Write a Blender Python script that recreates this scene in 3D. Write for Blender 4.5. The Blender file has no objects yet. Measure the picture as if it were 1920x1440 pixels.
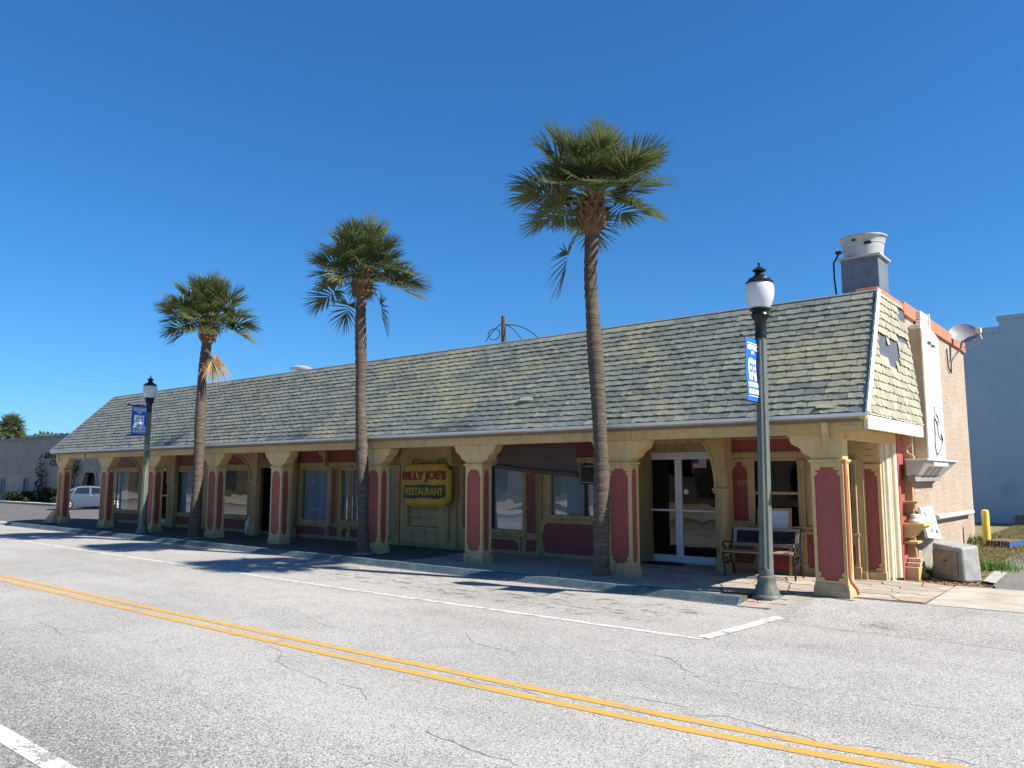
import bpy, bmesh, math, random
from mathutils import Vector, Matrix
from mathutils.geometry import tessellate_polygon
S = bpy.context.scene
COL = S.collection
RND = random.Random(7)
R = math.radians

# ------------------------------------------------------------------ camera
CAMH = 1.88
YAW, PITCH, FPX = 0.68835, 0.11657, 1467.3
cam = bpy.data.objects.new('camera', bpy.data.cameras.new('camera'))
COL.objects.link(cam)
cam.location = (0, 0, CAMH)
cam.rotation_euler = (math.pi / 2 + PITCH, 0, YAW)
cam.data.sensor_width = 36
cam.data.lens = FPX / 1920 * 36
cam.data.clip_end = 3000
S.camera = cam
S.render.resolution_x, S.render.resolution_y = 1024, 768

# ------------------------------------------------------------------ sky, sun, exposure
SUN_EL, SUN_AZ = R(43.5), R(13.8)          # azimuth measured from +X towards +Y
SD = Vector((math.cos(SUN_EL) * math.cos(SUN_AZ), math.cos(SUN_EL) * math.sin(SUN_AZ), math.sin(SUN_EL)))
W = bpy.data.worlds.new('World'); S.world = W; W.use_nodes = True
nt = W.node_tree
bg = nt.nodes['Background']
sky = nt.nodes.new('ShaderNodeTexSky'); sky.sky_type = 'NISHITA'; sky.sun_disc = False
sky.sun_elevation = SUN_EL; sky.sun_rotation = math.pi / 2 - SUN_AZ
sky.altitude = 0; sky.air_density = 1.0; sky.dust_density = 0.25; sky.ozone_density = 3.0
gm = nt.nodes.new('ShaderNodeGamma'); gm.inputs['Gamma'].default_value = 0.85
tn = nt.nodes.new('ShaderNodeMix'); tn.data_type = 'RGBA'; tn.blend_type = 'MULTIPLY'
tn.inputs[0].default_value = 1.0; tn.inputs[7].default_value = (0.39, 0.68, 1.0, 1)
nt.links.new(sky.outputs[0], gm.inputs[0]); nt.links.new(gm.outputs[0], tn.inputs[6])
hs = nt.nodes.new('ShaderNodeHueSaturation'); hs.inputs['Saturation'].default_value = 1.08
nt.links.new(tn.outputs[2], hs.inputs['Color']); nt.links.new(hs.outputs[0], bg.inputs[0])
bg.inputs[1].default_value = 0.10
sl = bpy.data.lights.new('sun', 'SUN'); sl.energy = 5.0; sl.angle = R(0.53); sl.color = (1.0, 0.94, 0.84)
sun = bpy.data.objects.new('sun', sl); COL.objects.link(sun)
sun.rotation_euler = SD.to_track_quat('Z', 'Y').to_euler(); sun.location = (20, 10, 30)
vs = S.view_settings
vs.view_transform = 'Standard'; vs.look = 'None'; vs.gamma = 1; vs.use_curve_mapping = False
vs.exposure = 0.95
S.cycles.max_bounces = 8; S.cycles.transparent_max_bounces = 12; S.cycles.use_denoising = True

# ------------------------------------------------------------------ reading positions off the survey of the photograph
_cy, _sy = math.cos(YAW), math.sin(YAW)
FWD = Vector((-_sy * math.cos(PITCH), _cy * math.cos(PITCH), math.sin(PITCH)))
RGT = Vector((_cy, _sy, 0)); UPV = RGT.cross(FWD)
CAM = Vector((0, 0, CAMH))
def ray(x, y): return FWD + RGT * ((x - 960) / FPX) + UPV * ((720 - y) / FPX)
def atZ(x, y, z): d = ray(x, y); return CAM + d * ((z - CAMH) / d.z)
def atY(x, y, Y): d = ray(x, y); return CAM + d * (Y / d.y)
def atX(x, y, X): d = ray(x, y); return CAM + d * (X / d.x)
def proj(P):
    v = Vector(P) - CAM; z = v.dot(FWD); return 960 + FPX * v.dot(RGT) / z, 720 - FPX * v.dot(UPV) / z, z
def rectY(x0, x1, y0, y1, Y):
    ym, xm = (y0 + y1) / 2, (x0 + x1) / 2
    return atY(x0, ym, Y).x, atY(x1, ym, Y).x, atY(xm, y1, Y).z, atY(xm, y0, Y).z

# ------------------------------------------------------------------ materials
MATS = {}
def nn(t, typ, **kw):
    n = t.nodes.new(typ)
    for k, v in kw.items():
        if k in n.inputs: n.inputs[k].default_value = v
        else: setattr(n, k, v)
    return n
def ramp(t, fac, stops):
    r = t.nodes.new('ShaderNodeValToRGB')
    e = r.color_ramp.elements
    while len(e) < len(stops): e.new(0.5)
    for el, (p, c) in zip(e, stops):
        el.position = p; el.color = (*c, 1) if len(c) == 3 else c
    t.links.new(fac, r.inputs[0]); return r.outputs[0]
def mix(t, fac, a, b, mode='MIX'):
    m = t.nodes.new('ShaderNodeMix'); m.data_type = 'RGBA'; m.blend_type = mode
    for val, sock in ((fac, m.inputs[0]), (a, m.inputs[6]), (b, m.inputs[7])):
        if hasattr(val, 'is_linked') or isinstance(val, bpy.types.NodeSocket): t.links.new(val, sock)
        elif isinstance(val, (int, float)): sock.default_value = val
        else: sock.default_value = (*val, 1)
    return m.outputs[2]
def noise(t, scale, detail=4, rough=.55, vec=None, dist=0):
    n = nn(t, 'ShaderNodeTexNoise', Scale=scale, Detail=detail, Roughness=rough, Distortion=dist)
    if vec is not None: t.links.new(vec, n.inputs['Vector'])
    return n.outputs['Fac']
def wpos(t): return t.nodes.new('ShaderNodeNewGeometry').outputs['Position']
def bump(t, h, strength, dist, bsdf):
    b = nn(t, 'ShaderNodeBump', Strength=strength, Distance=dist)
    t.links.new(h, b.inputs['Height']); t.links.new(b.outputs[0], bsdf.inputs['Normal'])
def new_mat(name, rough=.7, metal=0.0, spec=.5):
    m = bpy.data.materials.new(name); m.use_nodes = True
    t = m.node_tree; b = t.nodes['Principled BSDF']
    b.inputs['Roughness'].default_value = rough; b.inputs['Metallic'].default_value = metal
    b.inputs['Specular IOR Level'].default_value = spec
    MATS[name] = m
    return m, t, b
def plain(name, c, rough=.6, metal=0.0, var=.15, scale=6, bmp=0.0, bscale=60, spec=.4):
    m, t, b = new_mat(name, rough, metal, spec)
    p = wpos(t)
    n = noise(t, scale, 6, .6, p)
    lo = tuple(max(0, x * (1 - var)) for x in c); hi = tuple(min(1, x * (1 + var)) for x in c)
    t.links.new(ramp(t, n, [(.3, lo), (.7, hi)]), b.inputs['Base Color'])
    if bmp: bump(t, noise(t, bscale, 4, .6, p), bmp, .01, b)
    return m
def painted(name, c, dirt, amount=.5, rust=None, rough=.65):
    """weathered paint: fine mottling, worn streaks running down, chipped grime"""
    m, t, b = new_mat(name, rough)
    p = wpos(t)
    mp = nn(t, 'ShaderNodeMapping'); t.links.new(p, mp.inputs[0]); mp.inputs['Scale'].default_value = (3.2, 3.2, .5)
    streak = noise(t, 2.2, 6, .65, mp.outputs[0])
    fine = noise(t, 9, 8, .7, p)
    base = mix(t, ramp(t, fine, [(.35, (0, 0, 0)), (.75, (1, 1, 1))]), tuple(x * .86 for x in c), tuple(min(1, x * 1.08) for x in c))
    col = mix(t, ramp(t, streak, [(.48, (0, 0, 0)), (.8, (amount,) * 3)]), base, dirt)
    if rust:
        r2 = noise(t, .9, 5, .6, p)
        col = mix(t, ramp(t, r2, [(.5, (0, 0, 0)), (.72, (.55,) * 3)]), col, rust)
    ch = noise(t, 17, 9, .78, p); zone = noise(t, 1.6, 4, .6, p)
    ca = nn(t, 'ShaderNodeMath', operation='MULTIPLY_ADD'); t.links.new(zone, ca.inputs[0]); ca.inputs[1].default_value = .45; t.links.new(ch, ca.inputs[2])
    col = mix(t, ramp(t, ca.outputs[0], [(.82, (0, 0, 0)), (.86, (.6,) * 3)]), col, tuple(.7 * x + .045 for x in c))
    t.links.new(col, b.inputs['Base Color'])
    bump(t, noise(t, 70, 4, .6, p), .25, .004, b)
    return m

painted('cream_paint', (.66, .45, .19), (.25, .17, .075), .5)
painted('cream_beam', (.58, .395, .155), (.32, .19, .07), .6, rust=(.42, .22, .065))
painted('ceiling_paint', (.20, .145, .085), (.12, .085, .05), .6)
painted('shaded_cream', (.48, .335, .155), (.17, .115, .055), .85)  # dirtier, darker copy of the cream; porch shade put into the colour
painted('shaded_red', (.26, .058, .046), (.13, .04, .035), .7)  # column red darkened for the porch wall, its shade painted in
painted('sunlit_cream', (.72, .64, .46), (.45, .36, .20), .4)  # lighter copy of the cream for sunlit pieces, sunlight put into the colour
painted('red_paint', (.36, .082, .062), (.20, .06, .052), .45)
painted('white_paint', (.72, .70, .64), (.42, .39, .33), .4)
painted('coping_paint', (.50, .19, .10), (.36, .13, .07), .5)
painted('orange_paint', (.50, .16, .07), (.34, .11, .05), .5)
painted('tan_wood', (.42, .27, .13), (.28, .17, .08), .4)
painted('plinth_paint', (.52, .37, .20), (.20, .15, .08), .8)
plain('white_metal', (.75, .75, .74), .4, .0, .08)
plain('aluminium', (.55, .56, .58), .38, .7, .1)
plain('galvanised', (.42, .44, .46), .45, .6, .2, 5)
plain('duct_metal', (.17, .19, .21), .5, .3, .2, 5)
plain('fan_metal', (.42, .43, .43), .5, .15, .12, 4)
plain('black_metal', (.012, .014, .014), .32, .2, .3)
plain('cast_iron', (.02, .022, .02), .45, .3, .3)
plain('dark_trim', (.02, .02, .022), .5, 0, .3)
plain('navy_door', (.010, .014, .032), .45, 0, .3)
plain('rubber', (.018, .018, .018), .85, 0, .3)
plain('brown_canvas', (.055, .036, .026), .85, 0, .25, 30, .4, 120)
plain('blind_cloth', (.52, .60, .70), .8, 0, .06, 3)
plain('pale_cloth', (.68, .70, .72), .8, 0, .06, 3)
plain('interior', (.10, .095, .085), .9, 0, .2)
plain('wood_slat', (.25, .215, .17), .6, 0, .25, 14)
plain('frame_wood', (.40, .25, .10), .5, 0, .15, 10)
plain('whiteboard', (.55, .60, .68), .35, 0, .05)
plain('deep_red', (.20, .02, .018), .5, 0, .2)
plain('sign_yellow', (.50, .30, .012), .42, 0, .18, 5)
plain('sign_red', (.22, .012, .014), .45, 0, .15)
plain('sign_green', (.008, .04, .026), .45, 0, .15)
plain('sign_edge', (.30, .19, .02), .5, 0, .2)
plain('banner_blue', (.012, .13, .50), .55, 0, .10, 4)
plain('banner_white', (.78, .79, .80), .55, 0, .04)
plain('sign_white', (.68, .68, .66), .4, 0, .05)
plain('sign_ink', (.05, .05, .06), .6, 0, .1)
plain('grey_ink', (.10, .11, .12), .6, 0, .1)
painted('rusty_white', (.48, .37, .24), (.34, .17, .06), 1.0, rust=(.36, .17, .05))
painted('hood_paint', (.45, .41, .36), (.30, .25, .19), .6)
plain('cabinet_grey', (.33, .33, .31), .75, 0, .25, 9, .5, 90)
plain('cabinet_dark', (.25, .225, .19), .8, 0, .25, 9, .5, 60)
plain('panel_white', (.62, .57, .50), .7, 0, .1)
plain('bollard_yellow', (.68, .52, .09), .55, 0, .18, 9)
plain('pallet_board', (.20, .15, .11), .85, 0, .3, 12)
plain('pallet_blue', (.02, .09, .30), .7, 0, .3, 12)
plain('brick_red', (.55, .38, .28), .85, 0, .2, 20, .5, 60)
plain('flag_red', (.45, .04, .05), .5); plain('flag_blue', (.03, .05, .2), .5); plain('flag_white', (.7, .7, .72), .5)
plain('dish_grey', (.27, .265, .265), .5, 0, .12, 8)
plain('pole_wood', (.10, .075, .055), .9, 0, .3, 9)
plain('dark_pane', (.012, .015, .02), .06, 0, .2, 6, 0, 60, .8)
plain('car_silver', (.085, .11, .165), .3, .25, .03)
plain('jug_plastic', (.62, .68, .75), .4, 0, .05)
plain('dry_leaf', (.30, .22, .12), .8, 0, .3, 8)
plain('silver_wire', (.03, .03, .03), .6)
plain('lower_wall', (.40, .34, .26), .85, 0, .15, 3)
plain('upper_wall', (.33, .28, .21), .85, 0, .14, 3)
plain('far_roof', (.20, .215, .235), .8)
plain('opposite_wall', (.20, .175, .14), .8, 0, .15, 2)
plain('concrete', (.40, .36, .31), .9, 0, .22, 3, .4, 70)
plain('grey_concrete', (.115, .09, .064), .9, 0, .22, 3, .4, 70)
plain('dry_earth', (.34, .30, .22), .95, 0, .2, 1)
plain('mortar', (.20, .18, .16), .95, 0, .2, 8)
plain('underlay', (.085, .095, .125), .9, 0, .25, 12)
plain('gravel_roof', (.3, .29, .27), .9)

def stucco():
    m, t, b = new_mat('pink_stucco', .9)
    p = wpos(t)
    big = noise(t, 1.3, 5, .6, p)
    v = nn(t, 'ShaderNodeTexVoronoi', Scale=13.0); v.feature = 'F1'
    mp = nn(t, 'ShaderNodeMapping'); mp.inputs['Scale'].default_value = (1, .6, 1.5)
    t.links.new(p, mp.inputs[0])
    ds = noise(t, 14, 6, .75, mp.outputs[0], .8)
    col = mix(t, ramp(t, big, [(.35, (0, 0, 0)), (.7, (1, 1, 1))]), (.45, .345, .26), (.52, .43, .35))
    col = mix(t, ramp(t, ds, [(.30, (.85,) * 3), (.43, (0, 0, 0))]), col, (.36, .22, .12))
    t.links.new(col, b.inputs['Base Color'])
    bump(t, ds, 1.0, .05, b)
stucco()
def bluewall():
    m, t, b = new_mat('blue_wall', .8)
    p = wpos(t)
    n = noise(t, .5, 5, .6, p)
    col = mix(t, ramp(t, n, [(.35, (0, 0, 0)), (.7, (1, 1, 1))]), (.31, .44, .53), (.36, .49, .58))
    v = nn(t, 'ShaderNodeVectorMath', operation='DISTANCE'); t.links.new(p, v.inputs[0]); v.inputs[1].default_value = (-3.6, 28.2, 1.5)
    a = nn(t, 'ShaderNodeMath', operation='MULTIPLY_ADD'); t.links.new(noise(t, 2.5, 5, .6, p), a.inputs[0]); a.inputs[1].default_value = 1.3
    t.links.new(v.outputs['Value'], a.inputs[2])
    col = mix(t, ramp(t, a.outputs[0], [(.85, (.28,) * 3), (1.15, (0, 0, 0))]), col, (.10, .25, .32))
    t.links.new(col, b.inputs['Base Color'])
    bump(t, noise(t, 25, 4, .6, p), .3, .01, b)
bluewall()

def asphalt(name, light, dark, chip, big_amt=.5, edge=False):
    m, t, b = new_mat(name, .88, 0, .3)
    p = wpos(t)
    big = noise(t, .22, 6, .62, p)
    st = nn(t, 'ShaderNodeMapping'); st.inputs['Scale'].default_value = (.25, 1.3, 1); t.links.new(p, st.inputs[0])
    lane = noise(t, .8, 5, .6, st.outputs[0])
    mid = noise(t, 1.7, 6, .65, p)
    f1 = noise(t, 55, 3, .75, p); f2 = noise(t, 21, 4, .7, p)
    v = nn(t, 'ShaderNodeTexVoronoi', Scale=105.0); t.links.new(p, v.inputs['Vector'])
    chips = nn(t, 'ShaderNodeSeparateColor'); t.links.new(v.outputs['Color'], chips.inputs[0])
    col = mix(t, ramp(t, big, [(.33, (0, 0, 0)), (.68, (1, 1, 1))]), tuple(x * (1 - .3 * big_amt) for x in light), light)
    col = mix(t, ramp(t, lane, [(.48, (0, 0, 0)), (.74, (.7 * big_amt,) * 3)]), col, tuple(x * .55 for x in light))
    col = mix(t, ramp(t, mid, [(.52, (0, 0, 0)), (.78, (.4 * big_amt,) * 3)]), col, dark)
    col = mix(t, ramp(t, chips.outputs[1], [(.74, (0, 0, 0)), (.95, (.8,) * 3)]), col, chip)
    dk = nn(t, 'ShaderNodeMath', operation='MULTIPLY_ADD'); t.links.new(f2, dk.inputs[0]); dk.inputs[1].default_value = .5; t.links.new(chips.outputs[0], dk.inputs[2])
    val = dk.outputs[0]
    if edge:      # the outer strip of the near lane is less worn: more dark binder shows between the stones
        sp = nn(t, 'ShaderNodeSeparateXYZ'); t.links.new(p, sp.inputs[0])
        wob = nn(t, 'ShaderNodeMath', operation='MULTIPLY_ADD'); t.links.new(mid, wob.inputs[0]); wob.inputs[1].default_value = 2.6; t.links.new(sp.outputs[1], wob.inputs[2])
        mr = nn(t, 'ShaderNodeMapRange'); t.links.new(wob.outputs[0], mr.inputs[0])
        for i, q in enumerate((3.7, 5.4, -.42, .0)): mr.inputs[i + 1].default_value = q
        ad = nn(t, 'ShaderNodeMath', operation='ADD'); t.links.new(val, ad.inputs[0]); t.links.new(mr.outputs[0], ad.inputs[1]); val = ad.outputs[0]
    col = mix(t, ramp(t, val, [(.34, (.85,) * 3), (.50, (0, 0, 0))]), col, dark)
    col = mix(t, ramp(t, f1, [(.36, (.6,) * 3), (.47, (0, 0, 0))]), col, dark)
    t.links.new(col, b.inputs['Base Color'])
    h = nn(t, 'ShaderNodeMath', operation='ADD'); t.links.new(chips.outputs[2], h.inputs[0]); t.links.new(f1, h.inputs[1])
    bump(t, h.outputs[0], .4, .006, b)
    return m
asphalt('road_asphalt', (.43, .415, .385), (.085, .083, .082), (.62, .60, .56), .8, True)
asphalt('dark_asphalt', (.13, .125, .12), (.06, .058, .058), (.22, .21, .2))
asphalt('lot_asphalt', (.19, .185, .175), (.07, .068, .066), (.32, .30, .28))
def road_paint(name, c, wear):
    m, t, b = new_mat(name, .75)
    p = wpos(t)
    n = noise(t, 55, 4, .75, p); n2 = noise(t, 5, 5, .65, p)
    a = nn(t, 'ShaderNodeMath', operation='ADD'); t.links.new(n, a.inputs[0]); t.links.new(n2, a.inputs[1])
    col = mix(t, ramp(t, a.outputs[0], [(.82 - wear, (1, 1, 1)), (.95 - wear, (0, 0, 0))]), c, (.22, .21, .19))
    t.links.new(col, b.inputs['Base Color'])
    bump(t, n, .4, .006, b)
road_paint('yellow_line', (.54, .30, .055), .0)
road_paint('white_line', (.60, .60, .58), -.06)
road_paint('worn_line', (.40, .38, .34), -.05)
def kerb_mat():
    m, t, b = new_mat('kerb_paint', .8)
    p = wpos(t)
    n = noise(t, 7, 7, .7, p); n2 = noise(t, 28, 4, .7, p)
    col = mix(t, ramp(t, n, [(.4, (0, 0, 0)), (.62, (1, 1, 1))]), (.042, .082, .10), (.08, .13, .15))
    col = mix(t, ramp(t, n2, [(.62, (0, 0, 0)), (.70, (.8,) * 3)]), col, (.34, .33, .30))
    sp = nn(t, 'ShaderNodeSeparateXYZ'); t.links.new(p, sp.inputs[0])
    zz = nn(t, 'ShaderNodeMath', operation='MULTIPLY_ADD'); t.links.new(n, zz.inputs[0]); zz.inputs[1].default_value = .09
    t.links.new(sp.outputs[2], zz.inputs[2])
    col = mix(t, ramp(t, zz.outputs[0], [(.055, (.85,) * 3), (.085, (0, 0, 0))]), col, (.28, .27, .25))
    t.links.new(col, b.inputs['Base Color'])
    bump(t, n2, .7, .012, b)
kerb_mat()
def shingle_mat(name, use_attr):
    m, t, b = new_mat(name, .85, 0, .25)
    p = wpos(t)
    if use_attr:
        a = nn(t, 'ShaderNodeAttribute'); a.attribute_name = 'tint'; rnd = a.outputs['Fac']
    else: rnd = nn(t, 'ShaderNodeObjectInfo').outputs['Random']
    base = ramp(t, rnd, [(0, (.145, .16, .145)), (.35, (.185, .203, .18)), (.7, (.215, .23, .195)), (1, (.25, .26, .21))])
    moss = noise(t, .42, 5, .6, p)
    a = nn(t, 'ShaderNodeMath', operation='MULTIPLY_ADD'); t.links.new(rnd, a.inputs[0]); a.inputs[1].default_value = .07; t.links.new(moss, a.inputs[2])
    sxa = t.nodes.new('ShaderNodeSeparateXYZ'); t.links.new(p, sxa.inputs[0])
    mrg = nn(t, 'ShaderNodeMapRange'); t.links.new(sxa.outputs[0], mrg.inputs[0])
    for i_, v_ in enumerate((-22.0, -11.0, .0, .7)): mrg.inputs[i_ + 1].default_value = v_
    mm = nn(t, 'ShaderNodeMath', operation='MULTIPLY'); t.links.new(ramp(t, a.outputs[0], [(.53, (0, 0, 0)), (.70, (1, 1, 1))]), mm.inputs[0]); t.links.new(mrg.outputs[0], mm.inputs[1])
    col = mix(t, mm.outputs[0], base, (.37, .335, .19))
    sx = nn(t, 'ShaderNodeSeparateXYZ'); t.links.new(p, sx.inputs[0])
    # bleached, algae-tinted shingles on the end that faces the weather
    side = nn(t, 'ShaderNodeMath', operation='GREATER_THAN'); t.links.new(sx.outputs[0], side.inputs[0]); side.inputs[1].default_value = -3.10
    b1 = noise(t, .7, 4, .6, p)
    col = mix(t, ramp(t, b1, [(.55, (0, 0, 0)), (.78, (.4,) * 3)]), col, (.19, .235, .255))
    st = nn(t, 'ShaderNodeMapping'); st.inputs['Scale'].default_value = (14, 14, 1.5); t.links.new(p, st.inputs[0])
    s = noise(t, 2, 5, .7, st.outputs[0])
    col = mix(t, ramp(t, s, [(.5, (0, 0, 0)), (.8, (.4,) * 3)]), col, (.12, .125, .115))
    t.links.new(col, b.inputs['Base Color'])
    bump(t, s, .4, .006, b)
shingle_mat('shingle', False); shingle_mat('shingle_mass', True)
def algae_shingle():
    m, t, b = new_mat('weathered_shingle', .85, 0, .25)
    p = wpos(t)
    rnd = nn(t, 'ShaderNodeObjectInfo').outputs['Random']
    base = ramp(t, rnd, [(0, (.27, .262, .185)), (.5, (.33, .32, .235)), (1, (.40, .385, .295))])
    st = nn(t, 'ShaderNodeMapping'); st.inputs['Scale'].default_value = (14, 14, 1.2); t.links.new(p, st.inputs[0])
    s = noise(t, 2, 6, .7, st.outputs[0])
    col = mix(t, ramp(t, s, [(.5, (0, 0, 0)), (.75, (.6,) * 3)]), base, (.17, .17, .15))
    t.links.new(col, b.inputs['Base Color']); bump(t, s, .4, .006, b)
algae_shingle()
def leaf_mat(name, a, c, trans=.25):
    m, t, b = new_mat(name, .55, 0, .3)
    p = wpos(t)
    rnd = nn(t, 'ShaderNodeObjectInfo').outputs['Random']
    n = noise(t, 9, 4, .7, p)
    ad = nn(t, 'ShaderNodeMath', operation='MULTIPLY_ADD'); t.links.new(rnd, ad.inputs[0]); ad.inputs[1].default_value = .35; t.links.new(n, ad.inputs[2])
    col = ramp(t, ad.outputs[0], [(.35, a), (.95, c)])
    t.links.new(col, b.inputs['Base Color'])
    tr = nn(t, 'ShaderNodeBsdfTranslucent'); t.links.new(col, tr.inputs[0])
    ms = nn(t, 'ShaderNodeMixShader'); ms.inputs[0].default_value = trans
    t.links.new(b.outputs[0], ms.inputs[1]); t.links.new(tr.outputs[0], ms.inputs[2])
    t.links.new(ms.outputs[0], t.nodes['Material Output'].inputs[0])
leaf_mat('palm_leaf', (.042, .066, .022), (.16, .185, .068), .36)
leaf_mat('hanging_leaf', (.045, .06, .025), (.14, .15, .06))
leaf_mat('hedge_leaf', (.012, .020, .007), (.035, .05, .016), .15)
leaf_mat('tree_leaf', (.05, .075, .02), (.14, .17, .05), .2)
leaf_mat('grass_blade', (.12, .12, .035), (.30, .26, .12), .3)
leaf_mat('weed_blade', (.05, .11, .02), (.14, .24, .05), .3)
leaf_mat('dead_leaf', (.18, .11, .05), (.36, .25, .13), .1)
plain('petiole', (.14, .15, .06), .5, 0, .3, 9)
def bark():
    m, t, b = new_mat('palm_bark', .95, 0, .2)
    p = wpos(t)
    mp = nn(t, 'ShaderNodeMapping'); mp.inputs['Scale'].default_value = (2, 2, 13); t.links.new(p, mp.inputs[0])
    rings = noise(t, 2.2, 6, .7, mp.outputs[0], .4)
    fine = noise(t, 30, 5, .7, p)
    col = ramp(t, rings, [(.3, (.05, .038, .030)), (.5, (.105, .083, .065)), (.72, (.165, .135, .108))])
    col = mix(t, ramp(t, fine, [(.55, (0, 0, 0)), (.75, (.6,) * 3)]), col, (.06, .046, .036))
    t.links.new(col, b.inputs['Base Color']); bump(t, rings, .9, .03, b)
bark()
plain('boot_fibre', (.15, .085, .045), .9, 0, .4, 14, .6, 50)
def pole_mat():
    m, t, b = new_mat('pole_paint', .55, .1, .4)
    p = wpos(t)
    mp = nn(t, 'ShaderNodeMapping'); mp.inputs['Scale'].default_value = (9, 9, .5); t.links.new(p, mp.inputs[0])
    s = noise(t, 1.6, 5, .6, mp.outputs[0])
    col = mix(t, ramp(t, noise(t, 12, 5, .6, p), [(.3, (0, 0, 0)), (.7, (1, 1, 1))]), (.085, .105, .10), (.135, .155, .145))
    col = mix(t, ramp(t, s, [(.53, (0, 0, 0)), (.7, (.6,) * 3)]), col, (.22, .22, .07))
    t.links.new(col, b.inputs['Base Color'])
pole_mat()
def flag_stone():
    m, t, b = new_mat('flagstone', .85)
    p = wpos(t)
    rnd = nn(t, 'ShaderNodeObjectInfo').outputs['Random']
    base = ramp(t, rnd, [(0, (.33, .27, .21)), (.3, (.42, .37, .30)), (.55, (.37, .345, .30)), (.8, (.43, .29, .22)), (1, (.48, .43, .35))])
    n = noise(t, 6, 6, .7, p)
    col = mix(t, ramp(t, n, [(.42, (.5,) * 3), (.6, (0, 0, 0))]), base, (.25, .23, .2))
    t.links.new(col, b.inputs['Base Color']); bump(t, noise(t, 40, 4, .6, p), .4, .008, b)
flag_stone()
def glass(name, refl, tint=(1, 1, 1)):
    m = bpy.data.materials.new(name); m.use_nodes = True; t = m.node_tree; MATS[name] = m
    t.nodes.remove(t.nodes['Principled BSDF'])
    tr = nn(t, 'ShaderNodeBsdfTransparent'); tr.inputs[0].default_value = (*tint, 1)
    gl = nn(t, 'ShaderNodeBsdfGlossy'); gl.inputs['Roughness'].default_value = .015
    nb = nn(t, 'ShaderNodeBump', Strength=.08, Distance=.05)
    t.links.new(noise(t, 1.3, 2, .5, wpos(t)), nb.inputs['Height']); t.links.new(nb.outputs[0], gl.inputs['Normal'])
    fr0 = nn(t, 'ShaderNodeFresnel'); fr0.inputs[0].default_value = refl
    gb = nn(t, 'ShaderNodeNewGeometry'); iv = nn(t, 'ShaderNodeMath', operation='SUBTRACT'); iv.inputs[0].default_value = 1; t.links.new(gb.outputs['Backfacing'], iv.inputs[1])
    fr = nn(t, 'ShaderNodeMath', operation='MULTIPLY'); t.links.new(fr0.outputs[0], fr.inputs[0]); t.links.new(iv.outputs[0], fr.inputs[1])
    ms = nn(t, 'ShaderNodeMixShader')
    t.links.new(fr.outputs[0], ms.inputs[0]); t.links.new(tr.outputs[0], ms.inputs[1]); t.links.new(gl.outputs[0], ms.inputs[2])
    t.links.new(ms.outputs[0], t.nodes['Material Output'].inputs[0])
glass('window_glass', 2.5, (.8, .85, .88)); glass('door_glass', 1.7, (.35, .37, .38)); glass('car_glass', 1.6, (.08, .09, .1))
def globe_mat():
    m, t, b = new_mat('frosted_globe', .35, 0, .5)
    b.inputs['Base Color'].default_value = (.78, .79, .80, 1)
    b.inputs['Transmission Weight'].default_value = .35
    b.inputs['Subsurface Weight'].default_value = 0
globe_mat()

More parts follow.
